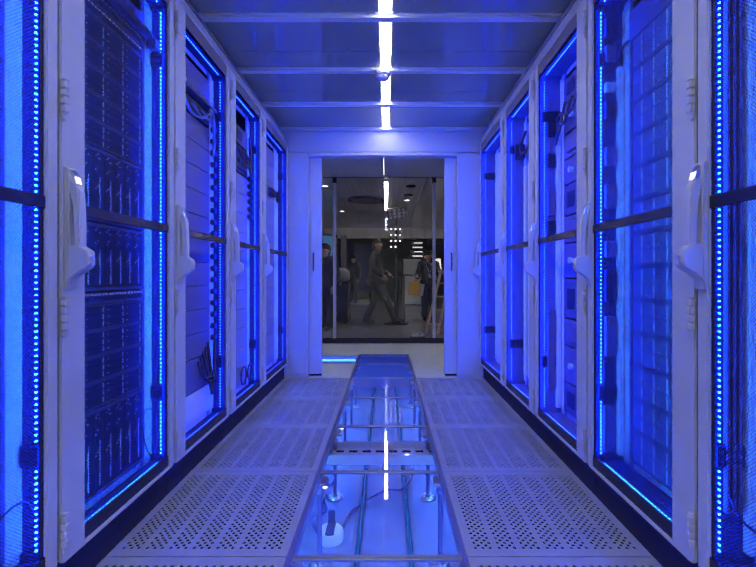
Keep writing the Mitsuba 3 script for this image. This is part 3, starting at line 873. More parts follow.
# third left cabinet: filler panels, plugs, cables
c = (SIDE_L, 2)
z = 0.52
for n in range(10):
    filler(*c, z, 0.1255)
    z += 0.126
rack_module(*c, 1.785, 0.085, 'grey control unit with vent slots near the top of the third left cabinet', 1, 'm_server')
cable_shelf(*c, 1.875, 'grey cable manager with rings near the top of the third left cabinet')
filler(*c, 1.93, 0.12)
filler(*c, 0.192, 0.150, 'm_baffle')
filler(*c, 0.345, 0.172, 'm_filler')
for n in range(19):
    z = 0.60 + 0.066 * n
    p = in_cab(*c, [(0.574, FV_L - 0.001, z), (0.574, FV_L - 0.026, z)])
    add(f'{CABS[c][0]}__plug', cyl(p[0], p[1], 0.016, 12), 'm_cable_dark', 40)
for n in range(5):
    a = rng.uniform(-0.04, 0.04)
    cab_cable(*c, [(0.40 + 0.03 * n, FV_L - 0.004, 0.50 + 0.02 * n), (0.42 + 0.02 * n, FV_L - 0.03, 0.42 + a), (0.48, FV_L - 0.045, 0.40 - 0.05 * n * 0.5), (0.53, FV_L - 0.04, 0.36 + 0.04 * n), (0.545, FV_L - 0.03, 0.52 + 0.02 * n)], 0.007)
for n in range(3):
    cab_cable(*c, [(0.20 + 0.1 * n, FV_L - 0.025, 1.83), (0.28 + 0.09 * n, FV_L - 0.04, 1.76 + 0.02 * n), (0.46, FV_L - 0.045, 1.80 + 0.03 * n), (0.545, FV_L - 0.03, 1.72 + 0.05 * n), (0.55, FV_L - 0.02, 1.62)], 0.007, 'm_cable_blue')

# fourth left cabinet: bright panels, plugs and cables at the top
c = (SIDE_L, 3)
for n in range(11):
    filler(*c, 0.192 + 0.1325 * n, 0.132, 'm_panel_mid')
rack_module(*c, 1.655, 0.13, 'grey control unit with a cover plate high in the fourth left cabinet', 2)
patch_panel(*c, 1.79, 0.044, 'patch bay near the top of the fourth left cabinet', 'm_server')
rack_module(*c, 1.84, 0.13, 'grey control unit with display at the top of the fourth left cabinet', 0)
for n in range(6):
    p = in_cab(*c, [(0.572, FV_L - 0.001, 1.38 + 0.055 * n), (0.572, FV_L - 0.034, 1.38 + 0.055 * n)])
    add(f'{CABS[c][0]}__plug', cyl(p[0], p[1], 0.019, 12), 'm_cable_dark', 40)
for n in range(4):
    cab_cable(*c, [(0.25 + 0.06 * n, FV_L - 0.02, 1.815), (0.34 + 0.05 * n, FV_L - 0.045, 1.70 + 0.015 * n), (0.48, FV_L - 0.05, 1.74 - 0.03 * n), (0.55, FV_L - 0.03, 1.80 - 0.04 * n), (0.56, FV_L - 0.015, 1.95)], 0.008)
for n in range(2):
    q = np.linspace(0, 2 * math.pi, 15)
    cab_cable(*c, [(0.40 + 0.13 * n + 0.05 * math.cos(t), FV_L - 0.03, 0.27 + 0.06 * math.sin(t)) for t in q], 0.005, n=60)

# fifth left cabinet: bright closed face
c = (SIDE_L, 4)
for n in range(14):
    filler(*c, 0.192 + 0.1325 * n, 0.132, 'm_panel_mid')
cab_part(*c, 'side_module', 0.69, 0.765, 0.045, 0.082, 1.62, 1.72, 'm_bay')
cab_part(*c, 'side_module', 0.44, 0.56, 0.050, 0.084, 1.64, 1.70, 'm_bay')

# second right cabinet: mesh-fronted servers
c = (SIDE_R, 1)
z = 0.192
for n in range(9):
    drive_server(*c, z, 0.1325, f'tall drive server low in the second right cabinet, {ORD[n]} from the bottom' if n < 7 else f'tall drive server behind the second right cabinet crossbar, {["lower", "upper"][n - 7]} one',
                 'servers in the second right cabinet', 6, 2, 'm_server_grey')
    z += 0.133
for n in range(4):
    drive_server(*c, z, 0.1325, f'tall dark drive server in the second right cabinet above its crossbar, {ORD[n]} from the top' if n else 'dark drive server in the second right cabinet, lowest above its crossbar', 'servers in the second right cabinet', 6, 2, 'm_server_grey') if False else \
        drive_server(*c, z, 0.1325, f'tall drive server high in the second right cabinet, {ORD[3 - n]} from the top', 'servers in the second right cabinet', 6, 2, 'm_server_grey')
    z += 0.133
filler(*c, z, 0.12)
# things on the far side wall of the right cabinets
for i, zs in ((0, ()), (1, ((1.97, 2.05, 'm_bay'), (1.86, 1.93, 'm_filler'), (1.735, 1.775, 'm_latch'), (1.62, 1.70, 'm_bay'), (1.42, 1.50, 'm_filler'), (1.24, 1.34, 'm_filler'), (1.03, 1.10, 'm_filler'), (0.84, 0.98, 'm_bay'), (0.61, 0.78, 'm_filler'))),
              (2, ((1.76, 1.84, 'm_bay'), (1.58, 1.66, 'm_bay'), (1.30, 1.45, 'm_filler'), (1.18, 1.27, 'm_bay'), (0.30, 0.75, 'm_filler')))):
    wfar = CABS[(SIDE_R, i)][2]
    for z0, z1, mat in zs:
        cab_part(SIDE_R, i, 'side_module', wfar - 0.034, wfar - 0.0145, 0.062, 0.108, z0, z1, mat, 0.003)
    cab_part(SIDE_R, i, 'cable_duct', wfar - 0.040, wfar - 0.0145, 0.112, 0.136, 0.19, 1.84, 'm_baffle', 0.004)
# framed access plate low on the far wall of the second right cabinet
wfar = CABS[(SIDE_R, 1)][2]
cab_part(SIDE_R, 1, 'access_plate', wfar - 0.024, wfar - 0.0145, 0.058, 0.108, 0.20, 0.40, 'm_filler', 0.003)
cab_part(SIDE_R, 1, 'access_plate', wfar - 0.024, wfar - 0.0145, 0.058, 0.108, 0.46, 0.585, 'm_bay', 0.003)
wfar = CABS[(SIDE_R, 0)][2]
pl = []
for k in range(4):
    pl.append(0.064 + 0.017 * k)
for v0 in pl[:3]:
    cab_part(SIDE_R, 0, 'cable_duct', wfar - 0.030, wfar - 0.0145, v0 - 0.005, v0 + 0.005, 0.30, 2.02, 'm_filler', 0.002)
cab_cable(SIDE_R, 0, [(0.585, 0.06, 0.36), (0.57, 0.08, 0.30), (0.55, 0.11, 0.27), (0.50, 0.12, 0.26)], 0.004)
cab_cable(SIDE_R, 1, [(0.585, 0.12, 1.93), (0.56, 0.10, 1.865), (0.53, 0.08, 1.85), (0.50, 0.09, 1.88), (0.52, 0.12, 1.91)], 0.006)

# third right cabinet: boxy units
c = (SIDE_R, 2)
hs = [(0.192, 0.17, 1), (0.364, 0.20, 0), (0.566, 0.15, 2), (0.718, 0.22, 1), (0.940, 0.19, 0), (1.132, 0.15, 2), (1.284, 0.17, 1), (1.456, 0.14, 0), (1.598, 0.14, 2), (1.740, 0.17, 0), (1.912, 0.14, 1)]
for n, (z, h, v) in enumerate(hs):
    rack_module(*c, z, h, f'{["pale", "dark", "pale"][v]} unit with {["round knob", "three vent slots", "raised cover"][v]} in the third right cabinet, ' + (f'{ORD[n]} from the bottom' if n < 6 else f'{ORD[10 - n]} from the top'), v, 'm_server_grey' if v == 1 else 'm_filler')
for n in range(3):
    cab_cable(*c, [(0.30 + 0.08 * n, FV_R - 0.035, 1.90), (0.36 + 0.06 * n, FV_R - 0.06, 1.80 - 0.03 * n), (0.50, FV_R - 0.05, 1.84 - 0.04 * n), (0.57, FV_R - 0.04, 1.70)], 0.007)

# fourth and fifth right cabinets
c = (SIDE_R, 3)
for n in range(14):
    filler(*c, 0.192 + 0.1325 * n, 0.132, 'm_panel_mid' if n != 9 else 'm_baffle')
for k, u in enumerate((0.30, 0.38, 0.47)):
    cab_part(*c, 'cable_duct', u - 0.012, u + 0.012, FV_R - 0.045, FV_R - 0.004, 0.25, 1.72, 'm_baffle', 0.004)
cab_cable(*c, [(0.25, FV_R - 0.01, 1.93), (0.33, FV_R - 0.06, 1.82), (0.45, FV_R - 0.06, 1.80), (0.53, FV_R - 0.05, 1.88), (0.50, FV_R - 0.02, 1.98)], 0.010)
cab_part(*c, 'side_module', 0.545, 0.575, 0.06, 0.13, 1.80, 1.90, 'm_bay')
c = (SIDE_R, 4)
for n in range(14):
    filler(*c, 0.192 + 0.1325 * n, 0.132, 'm_baffle')
cab_part(*c, 'cable_duct', 0.44, 0.46, FV_R - 0.03, FV_R - 0.004, 0.25, 1.95, 'm_baffle', 0.004)

# ------------------------------------------------------------------ lobby, glass front, hall beyond
HALL0, HALL1, HALL_Z = 5.75, 18.0, 2.365


def at(px, py, d):
    """Where the photograph's pixel lies at distance d: measured once from the picture, used as plain numbers below."""
    return (px - 386.4) * d / FOCAL, d, CAM_Z + (276 - py) * d / FOCAL


struct('ceiling_lobby', bx(-3.0, 3.0, P1 + 0.002, HALL0 - 0.06, 2.345, 2.40), 'm_white_wall')
struct('wall_lobby_unseen_left', bx(-3.05, -3.0, P1, HALL0 + 0.05, 0, 2.4), 'm_white_wall')  # side walls out of view, keeping the light in the lobby
struct('wall_lobby_unseen_right', bx(3.0, 3.05, P1, HALL0 + 0.05, 0, 2.4), 'm_white_wall')
key = new('lobby_glow_strip')  # glowing strip stands in for a reflected line of light
add(key + '__diffuser', bx(-0.040, -0.028, 4.2, 5.55, 2.336, 2.344), 'm_white', emit=glow((1, 1, 0.97), 1.3, 0.2))
add(key + '__channel', cat(bx(-0.046, -0.0405, 4.2, 5.55, 2.334, 2.3445), bx(-0.0275, -0.022, 4.2, 5.55, 2.334, 2.3445)), 'm_fixture')
tag(key, 'thin glowing strip standing in for a reflection in the lobby ceiling beyond the portal', 'ceiling light')

for n, x in enumerate((-1.9, 1.9)):  # lamps out of view, placed to light the lobby
    key = new('unseen_lobby_lamp')
    add(key + '__ring', lathe([(0.105, 0), (0.13, 0), (0.13, -0.006), (0.105, -0.010), (0.105, 0)], 24, (x, 4.9, 2.3445)), 'm_latch', 40)
    add(key + '__lens', lathe([(0, -0.004), (0.104, -0.004), (0.104, -0.0005), (0, -0.0005)], 24, (x, 4.9, 2.3445)), 'm_white', emit=glow((1, 1, 0.96), 55, 0.6))
    tag(key, f'unseen round lamp in the {["left", "right"][n]} part of the lobby ceiling beyond the portal', 'downlight')
struct('window_1')
add('window_1__bottom_rail', cbx(-3.0, 3.0, HALL0 - 0.03, HALL0 + 0.03, 0.0, 0.070, 0.004), 'm_black')
add('window_1__top_rail', cbx(-3.0, 3.0, HALL0 - 0.03, HALL0 + 0.03, 2.345, 2.375, 0.004), 'm_rail')
add('window_1__header', bx(-3.0, 3.0, HALL0 - 0.05, HALL0 + 0.03, 2.376, 2.95), 'm_white_wall')
mull = (-2.14, -0.735, 0.676, 2.08)
for x in mull:
    add('window_1__mullion', cbx(x - 0.021, x + 0.021, HALL0 - 0.025, HALL0 + 0.025, 0.071, 2.344, 0.004), 'm_white_wall')
    add('window_1__top_fitting', cbx(x - 0.028, x + 0.028, HALL0 - 0.032, HALL0 + 0.032, 2.27, 2.3445, 0.004), 'm_black')
ed = (-3.0,) + mull + (3.0,)
for a, b in zip(ed[:-1], ed[1:]):
    g = trimesh.Trimesh([[a + 0.0, HALL0, 0.07], [b, HALL0, 0.07], [b, HALL0, 2.345], [a, HALL0, 2.345]], [[0, 1, 2], [0, 2, 3]])
    add('window_1__glass_pane', g, 'm_glass')

struct('floor_hall', bx(-6, 6, HALL0 - 0.02, HALL1 + 4, -0.05, 0.0), 'm_hall_floor')
struct('wall_hall_left', bx(-6.1, -6, HALL0, HALL1 + 4, 0, 3), 'm_dark_wall')
struct('wall_hall_right', bx(6, 6.1, HALL0, HALL1 + 4, 0, 3), 'm_dark_wall')
struct('wall_hall_far', bx(-6, 6, HALL1 + 3.9, HALL1 + 4, 0, 3), 'm_dark_wall')
struct('ceiling_hall', bx(-6, 6, HALL0, 12.0, HALL_Z + 0.020, HALL_Z + 0.10), 'm_groove')
for i in range(-3, 3):
    for j in range(4):
        x0, y0 = i * 1.9 + 0.6, HALL0 + 0.06 + j * 1.55
        add('ceiling_hall__panel', bx(x0 + 0.006, x0 + 1.894, y0 + 0.006, y0 + 1.544, HALL_Z, HALL_Z + 0.018), 'm_hall_ceiling')
struct('trim_bulkhead', bx(-6, 6, 12.0, 12.08, 2.07, HALL_Z + 0.1), 'm_hall_ceiling')
struct('ceiling_far', bx(-6, 6, 12.08, HALL1 + 4, 2.9, 3.0), 'm_dark_wall')
struct('floor_lit_patch', bx(-3.2, -0.55, 13.6, HALL1, 0.0, 0.02), 'm_white_wall')  # pale slab stands in for a brightly lit patch of floor

key = new('hall_strip_light')
add(key + '__diffuser', bx(-0.030, 0.022, 5.98, 8.54, HALL_Z - 0.036, HALL_Z - 0.026), 'm_white', emit=glow((1.0, 0.97, 0.93), HALL_STRIP, 1.5))
add(key + '__housing', bx(-0.040, 0.032, 5.97, 8.55, HALL_Z - 0.0255, HALL_Z - 0.001), 'm_fixture')
tag(key, 'bright white strip light under the hall ceiling behind the glass front', 'ceiling light')
for n, (px, py, w) in enumerate(((342, 211, 'left beside the dark ceiling disc'), (407, 200, 'right of the strip light'), (325, 186, 'at the upper left corner of the glass'))):
    d = 1.41 * FOCAL / (276 - py)
    x = (px - 386.4) * d / FOCAL
    key = new('hall_downlight')
    add(key + '__ring', lathe([(0.045, 0), (0.062, 0), (0.062, -0.006), (0.045, -0.010), (0.045, 0)], 24, (x, d, HALL_Z - 0.0005)), 'm_latch', 40)
    add(key + '__lens', lathe([(0, -0.003), (0.044, -0.003), (0.044, -0.0005), (0, -0.0005)], 24, (x, d, HALL_Z)), 'm_white', emit=glow((1, 0.92, 0.82), 9, 0.03))
    tag(key, f'small round downlight in the hall ceiling {w}', 'downlight', 'downlights in the hall ceiling')
# two rows of lamps out of view, placed to light the hall
for n, (x, y) in enumerate(((-3.4, 8.2), (3.4, 8.2), (-3.2, 11.0), (3.2, 11.0))):
    key = new('hall_downlight')
    add(key + '__ring', lathe([(0.085, 0), (0.11, 0), (0.11, -0.006), (0.085, -0.010), (0.085, 0)], 24, (x, y, HALL_Z - 0.0005)), 'm_latch', 40)
    add(key + '__lens', lathe([(0, -0.12), (0.05, -0.11), (0.075, -0.085), (0.084, -0.05), (0.084, -0.0005), (0, -0.0005)], 24, (x, y, HALL_Z)), 'm_white', emit=glow((1, 0.95, 0.92), UNSEEN_HALL_LAMP, 1))
    tag(key, f'unseen round lamp on the {["left", "right"][n % 2]} of the hall ceiling, {["nearer the glass front", "farther back"][n // 2]}', 'downlight', 'downlights in the hall ceiling')
key = new('ceiling_disc')
add(key + '__rim', lathe([(0, 0), (0.33, 0), (0.34, -0.01), (0.34, -0.03), (0.32, -0.04), (0, -0.04)], 40, (-0.36, 7.45, HALL_Z - 0.001)), 'm_black_matte', 40)
add(key + '__grille', lathe([(0, -0.0405), (0.29, -0.0405), (0.27, -0.05), (0, -0.05)], 40, (-0.36, 7.45, HALL_Z - 0.001)), 'm_band_grey', 40)
tag(key, 'dark round disc on the hall ceiling left of the strip light', 'ceiling disc')
for n, (px, py) in enumerate(((411, 186), (408.5, 195))):
    d = 1.41 * FOCAL / (276 - py)
    x = (px - 386.4) * d / FOCAL
    key = new('ceiling_vent')
    add(key, lathe([(0, 0), (0.075, 0), (0.078, -0.012), (0, -0.016)], 24, (x, d, HALL_Z - 0.0005)), 'm_black_matte', 40)
    tag(key, f'small dark round fitting in the hall ceiling right of the strip light, {["nearer", "farther"][n]} of two', 'ceiling fitting')

# light tower on a pole
key = new('light_tower')
lx, ly = 0.205, 8.0
add(key + '__pole', cyl([lx - 0.01, ly, 0.02], [lx - 0.01, ly, 2.12], 0.022, 14), 'm_black', 40)
add(key + '__pole_sleeve', cyl([lx - 0.01, ly, 0.03], [lx - 0.01, ly, 1.02], 0.045, 16), 'm_bay', 40)
add(key + '__base', cat(lathe([(0, 0), (0.24, 0), (0.24, 0.012), (0.06, 0.03), (0, 0.03)], 28, (lx - 0.01, ly, 0.0))), 'm_black', 40)
R = rotation_matrix(math.radians(-8), [0, 1, 0]) @ rotation_matrix(math.radians(25), [1, 0, 0])


def tilt(m, c):
    m.apply_transform(R)
    m.apply_translation(c)
    return m


pc = (lx, ly - 0.03, 2.19)
add(key + '__lamp_panel', tilt(cbx(-0.20, 0.20, -0.02, 0.03, -0.11, 0.11, 0.006), pc), 'm_band_grey')
for r in range(3):
    for q in range(4):
        m = lathe([(0, 0), (0.026, 0), (0.030, 0.012), (0, 0.012)], 14)
        m.apply_transform(rotation_matrix(math.pi / 2, [1, 0, 0]))
        m.apply_translation((-0.135 + 0.09 * q, -0.021, -0.07 + 0.07 * r))
        add(key + '__panel_lamp', tilt(m, pc), 'm_latch', 40)
for r in range(4):
    for q in range(3):
        if r == 0 and q != 0 and q != 1:
            continue
        x, z = lx - 0.115 + 0.088 * q, 1.52 + 0.115 * r
        hk = add(key + '__spot', cat(cyl([x, ly - 0.10, z], [x, ly - 0.03, z], 0.026, 14)), 'm_black', 40)
        add(hk + '__lens', cyl([x, ly - 0.106, z], [x, ly - 0.1005, z], 0.021, 14), 'm_white', emit=glow((0.95, 0.97, 1.0), 1.3, 0.03))
for r in range(4):
    add(key + '__spot_arm', bx(lx - 0.15, lx + 0.10, ly - 0.030, ly - 0.018, 1.51 + 0.115 * r, 1.53 + 0.115 * r), 'm_bay')
tag(key, 'dark lamp tower with a tilted panel and a cluster of lit spots behind the glass', 'lamp tower')

# bar table, blue screen, booth, shelves, ladder, trolley and so on
key = new('bar_table')
add(key + '__top', cbx(0.14, 0.56, 8.3, 8.7, 0.955, 0.985, 0.006), 'm_black')
add(key + '__leg', cyl([0.36, 8.5, 0.02], [0.36, 8.5, 0.955], 0.03, 14), 'm_rail', 40)
add(key + '__foot', lathe([(0, 0), (0.20, 0), (0.20, 0.012), (0.04, 0.03), (0, 0.03)], 28, (0.36, 8.5, 0)), 'm_rail', 40)
tag(key, 'dark high table seen edge-on beside the lamp tower', 'table')
key = new('compact_camera')
add(key + '__body', cbx(0.20, 0.31, 8.42, 8.50, 0.986, 1.06, 0.01), 'm_black')
add(key + '__lens', cyl([0.255, 8.36, 1.022], [0.255, 8.42, 1.022], 0.032, 16), 'm_bay', 40)
tag(key, 'small dark camera lying on the high table', 'camera')

key = new('blue_lit_panel')
add(key + '__panel', cbx(-1.25, -0.60, 16.0, 16.06, 0.30, 2.25, 0.01), 'm_white', emit=None)
scene[key + '__panel']['bsdf'] = {'type': 'ref', 'id': 'm_blue_lit_panel'}
paint('m_blue_lit_panel', (0.05, 0.06, 0.32), 0.5)  # blue light falling on the panel is put into its colour
add(key + '__foot', bx(-1.3, -0.55, 15.9, 16.2, 0.0, 0.30), 'm_dark_wall')
tag(key, 'tall panel with blue light put into its colour, far back behind the walking man', 'panel')
key = new('screen')
add(key + '__bezel', cbx(-1.80, -1.22, 10.02, 10.06, 1.42, 1.98, 0.008), 'm_black')
paint('m_screen_blue', (0.05, 0.15, 0.3), 0.3)
add(key + '__display', bx(-1.78, -1.24, 10.012, 10.019, 1.45, 1.95), 'm_screen_blue', emit=glow((0.03, 0.10, 0.20), 0.7, 0.05))
add(key + '__stand', cat(cyl([-1.5, 10.05, 0.02], [-1.5, 10.05, 1.42], 0.03, 12), bx(-1.75, -1.25, 9.9, 10.2, 0, 0.02)), 'm_black')
tag(key, 'blue glowing screen at the left edge of the hall', 'screen')

key = new('white_booth')
add(key + '__carcass', bx(0.56, 1.12, 13.04, 13.6, 0.04, 1.50), 'm_white_wall')
add(key + '__door', cbx(0.565, 1.115, 13.0, 13.035, 0.10, 1.46, 0.006), 'm_white')
add(key + '__handle', bx(0.60, 0.615, 12.975, 13.0, 0.75, 1.05), 'm_steel')
add(key + '__plinth', bx(0.58, 1.10, 13.06, 13.5, 0.0, 0.04), 'm_black')
tag(key, 'white tall cupboard with a flat door behind the bag carrier', 'cupboard')
key = new('display_shelf')
add(key + '__frame', cat(bx(0.80, 0.83, 13.05, 13.35, 1.505, 2.06), bx(1.17, 1.20, 13.05, 13.35, 1.2, 2.06)), 'm_bay')
for k in range(4):
    z = 1.56 + 0.14 * k
    hk = add(key + '__shelf', cbx(0.832, 1.168, 13.03, 13.35, z, z + 0.02, 0.003), 'm_white')
    add(hk + '__light_bar', bx(0.84 + 0.05 * (k % 2), 1.16, 13.022, 13.029, z + 0.022, z + 0.05), 'm_white', emit=glow((1, 0.97, 0.92), 0.8, 0.03))
tag(key, 'lit white display shelves above the white cupboard', 'shelf')
key = new('lamp_post')
add(key + '__post', cyl([1.36, 11, 0.02], [1.36, 11, 1.25], 0.02, 12), 'm_rail', 40)
add(key + '__base', lathe([(0, 0), (0.15, 0), (0.15, 0.015), (0, 0.025)], 24, (1.36, 11, 0)), 'm_rail', 40)
add(key + '__shade', lathe([(0.10, 1.10), (0.14, 1.08), (0.11, 1.42), (0.10, 1.42), (0.10, 1.10)], 24, (1.36, 11, 0)), 'm_white', 40, emit=glow((1, 0.88, 0.72), 0.8, 0.05))
tag(key, 'cream lit lamp shade on a thin post at the right edge of the hall', 'lamp')

key = new('step_ladder')
def beam(p, q, wx, wy):
    p, q = np.array(p, float), np.array(q, float)
    v = []
    for c in (p, q):
        for sx, sy in ((-1, -1), (1, -1), (1, 1), (-1, 1)):
            v.append(c + np.array([sx * wx / 2, sy * wy / 2, 0]))
    return trimesh.convex.convex_hull(np.array(v))
A, B = ((0.66, 6.75, 0.0), (0.93, 6.95, 1.02)), ((0.84, 6.62, 0.0), (1.08, 6.85, 1.02))
for p, q in (A, B):
    add(key + '__rail', beam(p, q, 0.045, 0.028), 'm_wood')
for k in range(4):
    f = 0.15 + 0.22 * k
    p = np.array(A[0]) * (1 - f) + np.array(A[1]) * f
    q = np.array(B[0]) * (1 - f) + np.array(B[1]) * f
    add(key + '__rung', trimesh.convex.convex_hull(np.vstack([p + np.array(o) for o in ((0, -0.03, -0.011), (0, 0.03, -0.011), (0, -0.03, 0.011), (0, 0.03, 0.011))] + [q + np.array(o) for o in ((0, -0.03, -0.011), (0, 0.03, -0.011), (0, -0.03, 0.011), (0, 0.03, 0.011))])), 'm_wood')
for p, q in (((1.28, 7.25, 0.0), (0.98, 6.98, 1.02)), ((1.42, 7.12, 0.0), (1.10, 6.88, 1.02))):
    add(key + '__rear_leg', beam(p, q, 0.035, 0.025), 'm_wood')
add(key + '__top_cap', cbx(0.89, 1.16, 6.80, 7.02, 1.018, 1.045, 0.005), 'm_wood')
tag(key, 'wooden step ladder behind the right mullion of the glass front', 'ladder')

key = new('equipment_case')
add(key + '__box', cbx(-1.05, -0.76, 8.0, 8.5, 0.05, 0.80, 0.012), 'm_black_matte')
add(key + '__lid', cbx(-1.055, -0.755, 7.995, 8.505, 0.802, 0.84, 0.01), 'm_bay')
add(key + '__latch', cbx(-0.93, -0.88, 7.985, 7.995, 0.77, 0.83, 0.002), 'm_steel')
for x in (-1.0, -0.81):
    for y in (8.06, 8.44):
        add(key + '__caster', cyl([x - 0.015, y, 0.028], [x + 0.015, y, 0.028], 0.028, 14), 'm_black', 40)
tag(key, 'black wheeled equipment case standing beside the left mullion', 'case')
key = new('grey_coat')
m = trimesh.creation.icosphere(subdivisions=3, radius=1.0)
v = m.vertices * np.array([0.16, 0.17, 0.16])
import meshkit
v = v * (1 + 0.28 * (meshkit.fbm(m.vertices * 2.3 + 5) - 0.5)[:, None])
v[:, 2] = np.maximum(v[:, 2], -0.115)
m = trimesh.Trimesh(v + np.array([-0.89, 8.2, 0.957]), m.faces)
add(key, m, 'm_cloth_grey', True)
tag(key, 'light grey coat heaped on the black equipment case', 'coat')
key = new('fabric_column')
add(key + '__tube', lathe([(0, 0.03), (0.055, 0.03), (0.058, 1.0), (0.065, 1.86), (0.06, 1.88), (0, 1.88)], 24, (-0.97, 9.2, 0)), 'm_filler', 40)
add(key + '__base', lathe([(0, 0), (0.16, 0), (0.16, 0.02), (0.06, 0.03), (0, 0.03)], 24, (-0.97, 9.2, 0)), 'm_black', 40)
tag(key, 'slim beige column standing behind the left mullion', 'column')
key = new('leaflet_stack')
for k, (x, a) in enumerate(((0.42, 0.2), (0.48, -0.15), (0.54, 0.35))):
    m = cbx(-0.03, 0.03, -0.002, 0.002, 0, 0.075, 0.001)
    m.apply_transform(rotation_matrix(a, [0, 1, 0]))
    m.apply_translation((x, 6.2 + 0.01 * k, 0.008))
    add(f'{key}__leaflet', m, 'm_latch')
add(f'{key}__holder', cbx(0.37, 0.59, 6.18, 6.26, 0.0, 0.022, 0.004), 'm_bay')
tag(key, 'white leaflets standing in a low holder on the floor behind the glass', 'leaflets')
key = new('floor_plug_box')
add(key + '__box', cbx(-0.62, -0.46, 14.6, 14.8, 0.021, 0.30, 0.01), 'm_black')
add(key + '__handle', cat(bx(-0.60, -0.58, 14.69, 14.71, 0.30, 0.42), bx(-0.50, -0.48, 14.69, 14.71, 0.30, 0.42), bx(-0.60, -0.48, 14.69, 14.71, 0.42, 0.44)), 'm_black')
tag(key, 'small black box with a handle on the pale floor far back', 'box')

# ------------------------------------------------------------------ people
import manifold3d as m3


def hull(p, rp, q, rq, n=20):
    s = trimesh.creation.icosphere(subdivisions=2)
    pts = np.vstack([s.vertices * rp + np.asarray(p, float), s.vertices * rq + np.asarray(q, float)])
    h = trimesh.convex.convex_hull(pts)
    return m3.Manifold(m3.Mesh(vert_properties=np.asarray(h.vertices, np.float32), tri_verts=np.asarray(h.faces, np.uint32)))


def blend(bones, length, rounds=8):
    m = m3.Manifold.batch_boolean([hull(*b) for b in bones], m3.OpType.Add).refine_to_length(length)
    me = m.to_mesh()
    t = trimesh.Trimesh(me.vert_properties[:, :3], me.tri_verts)
    trimesh.smoothing.filter_taubin(t, iterations=rounds)
    return t


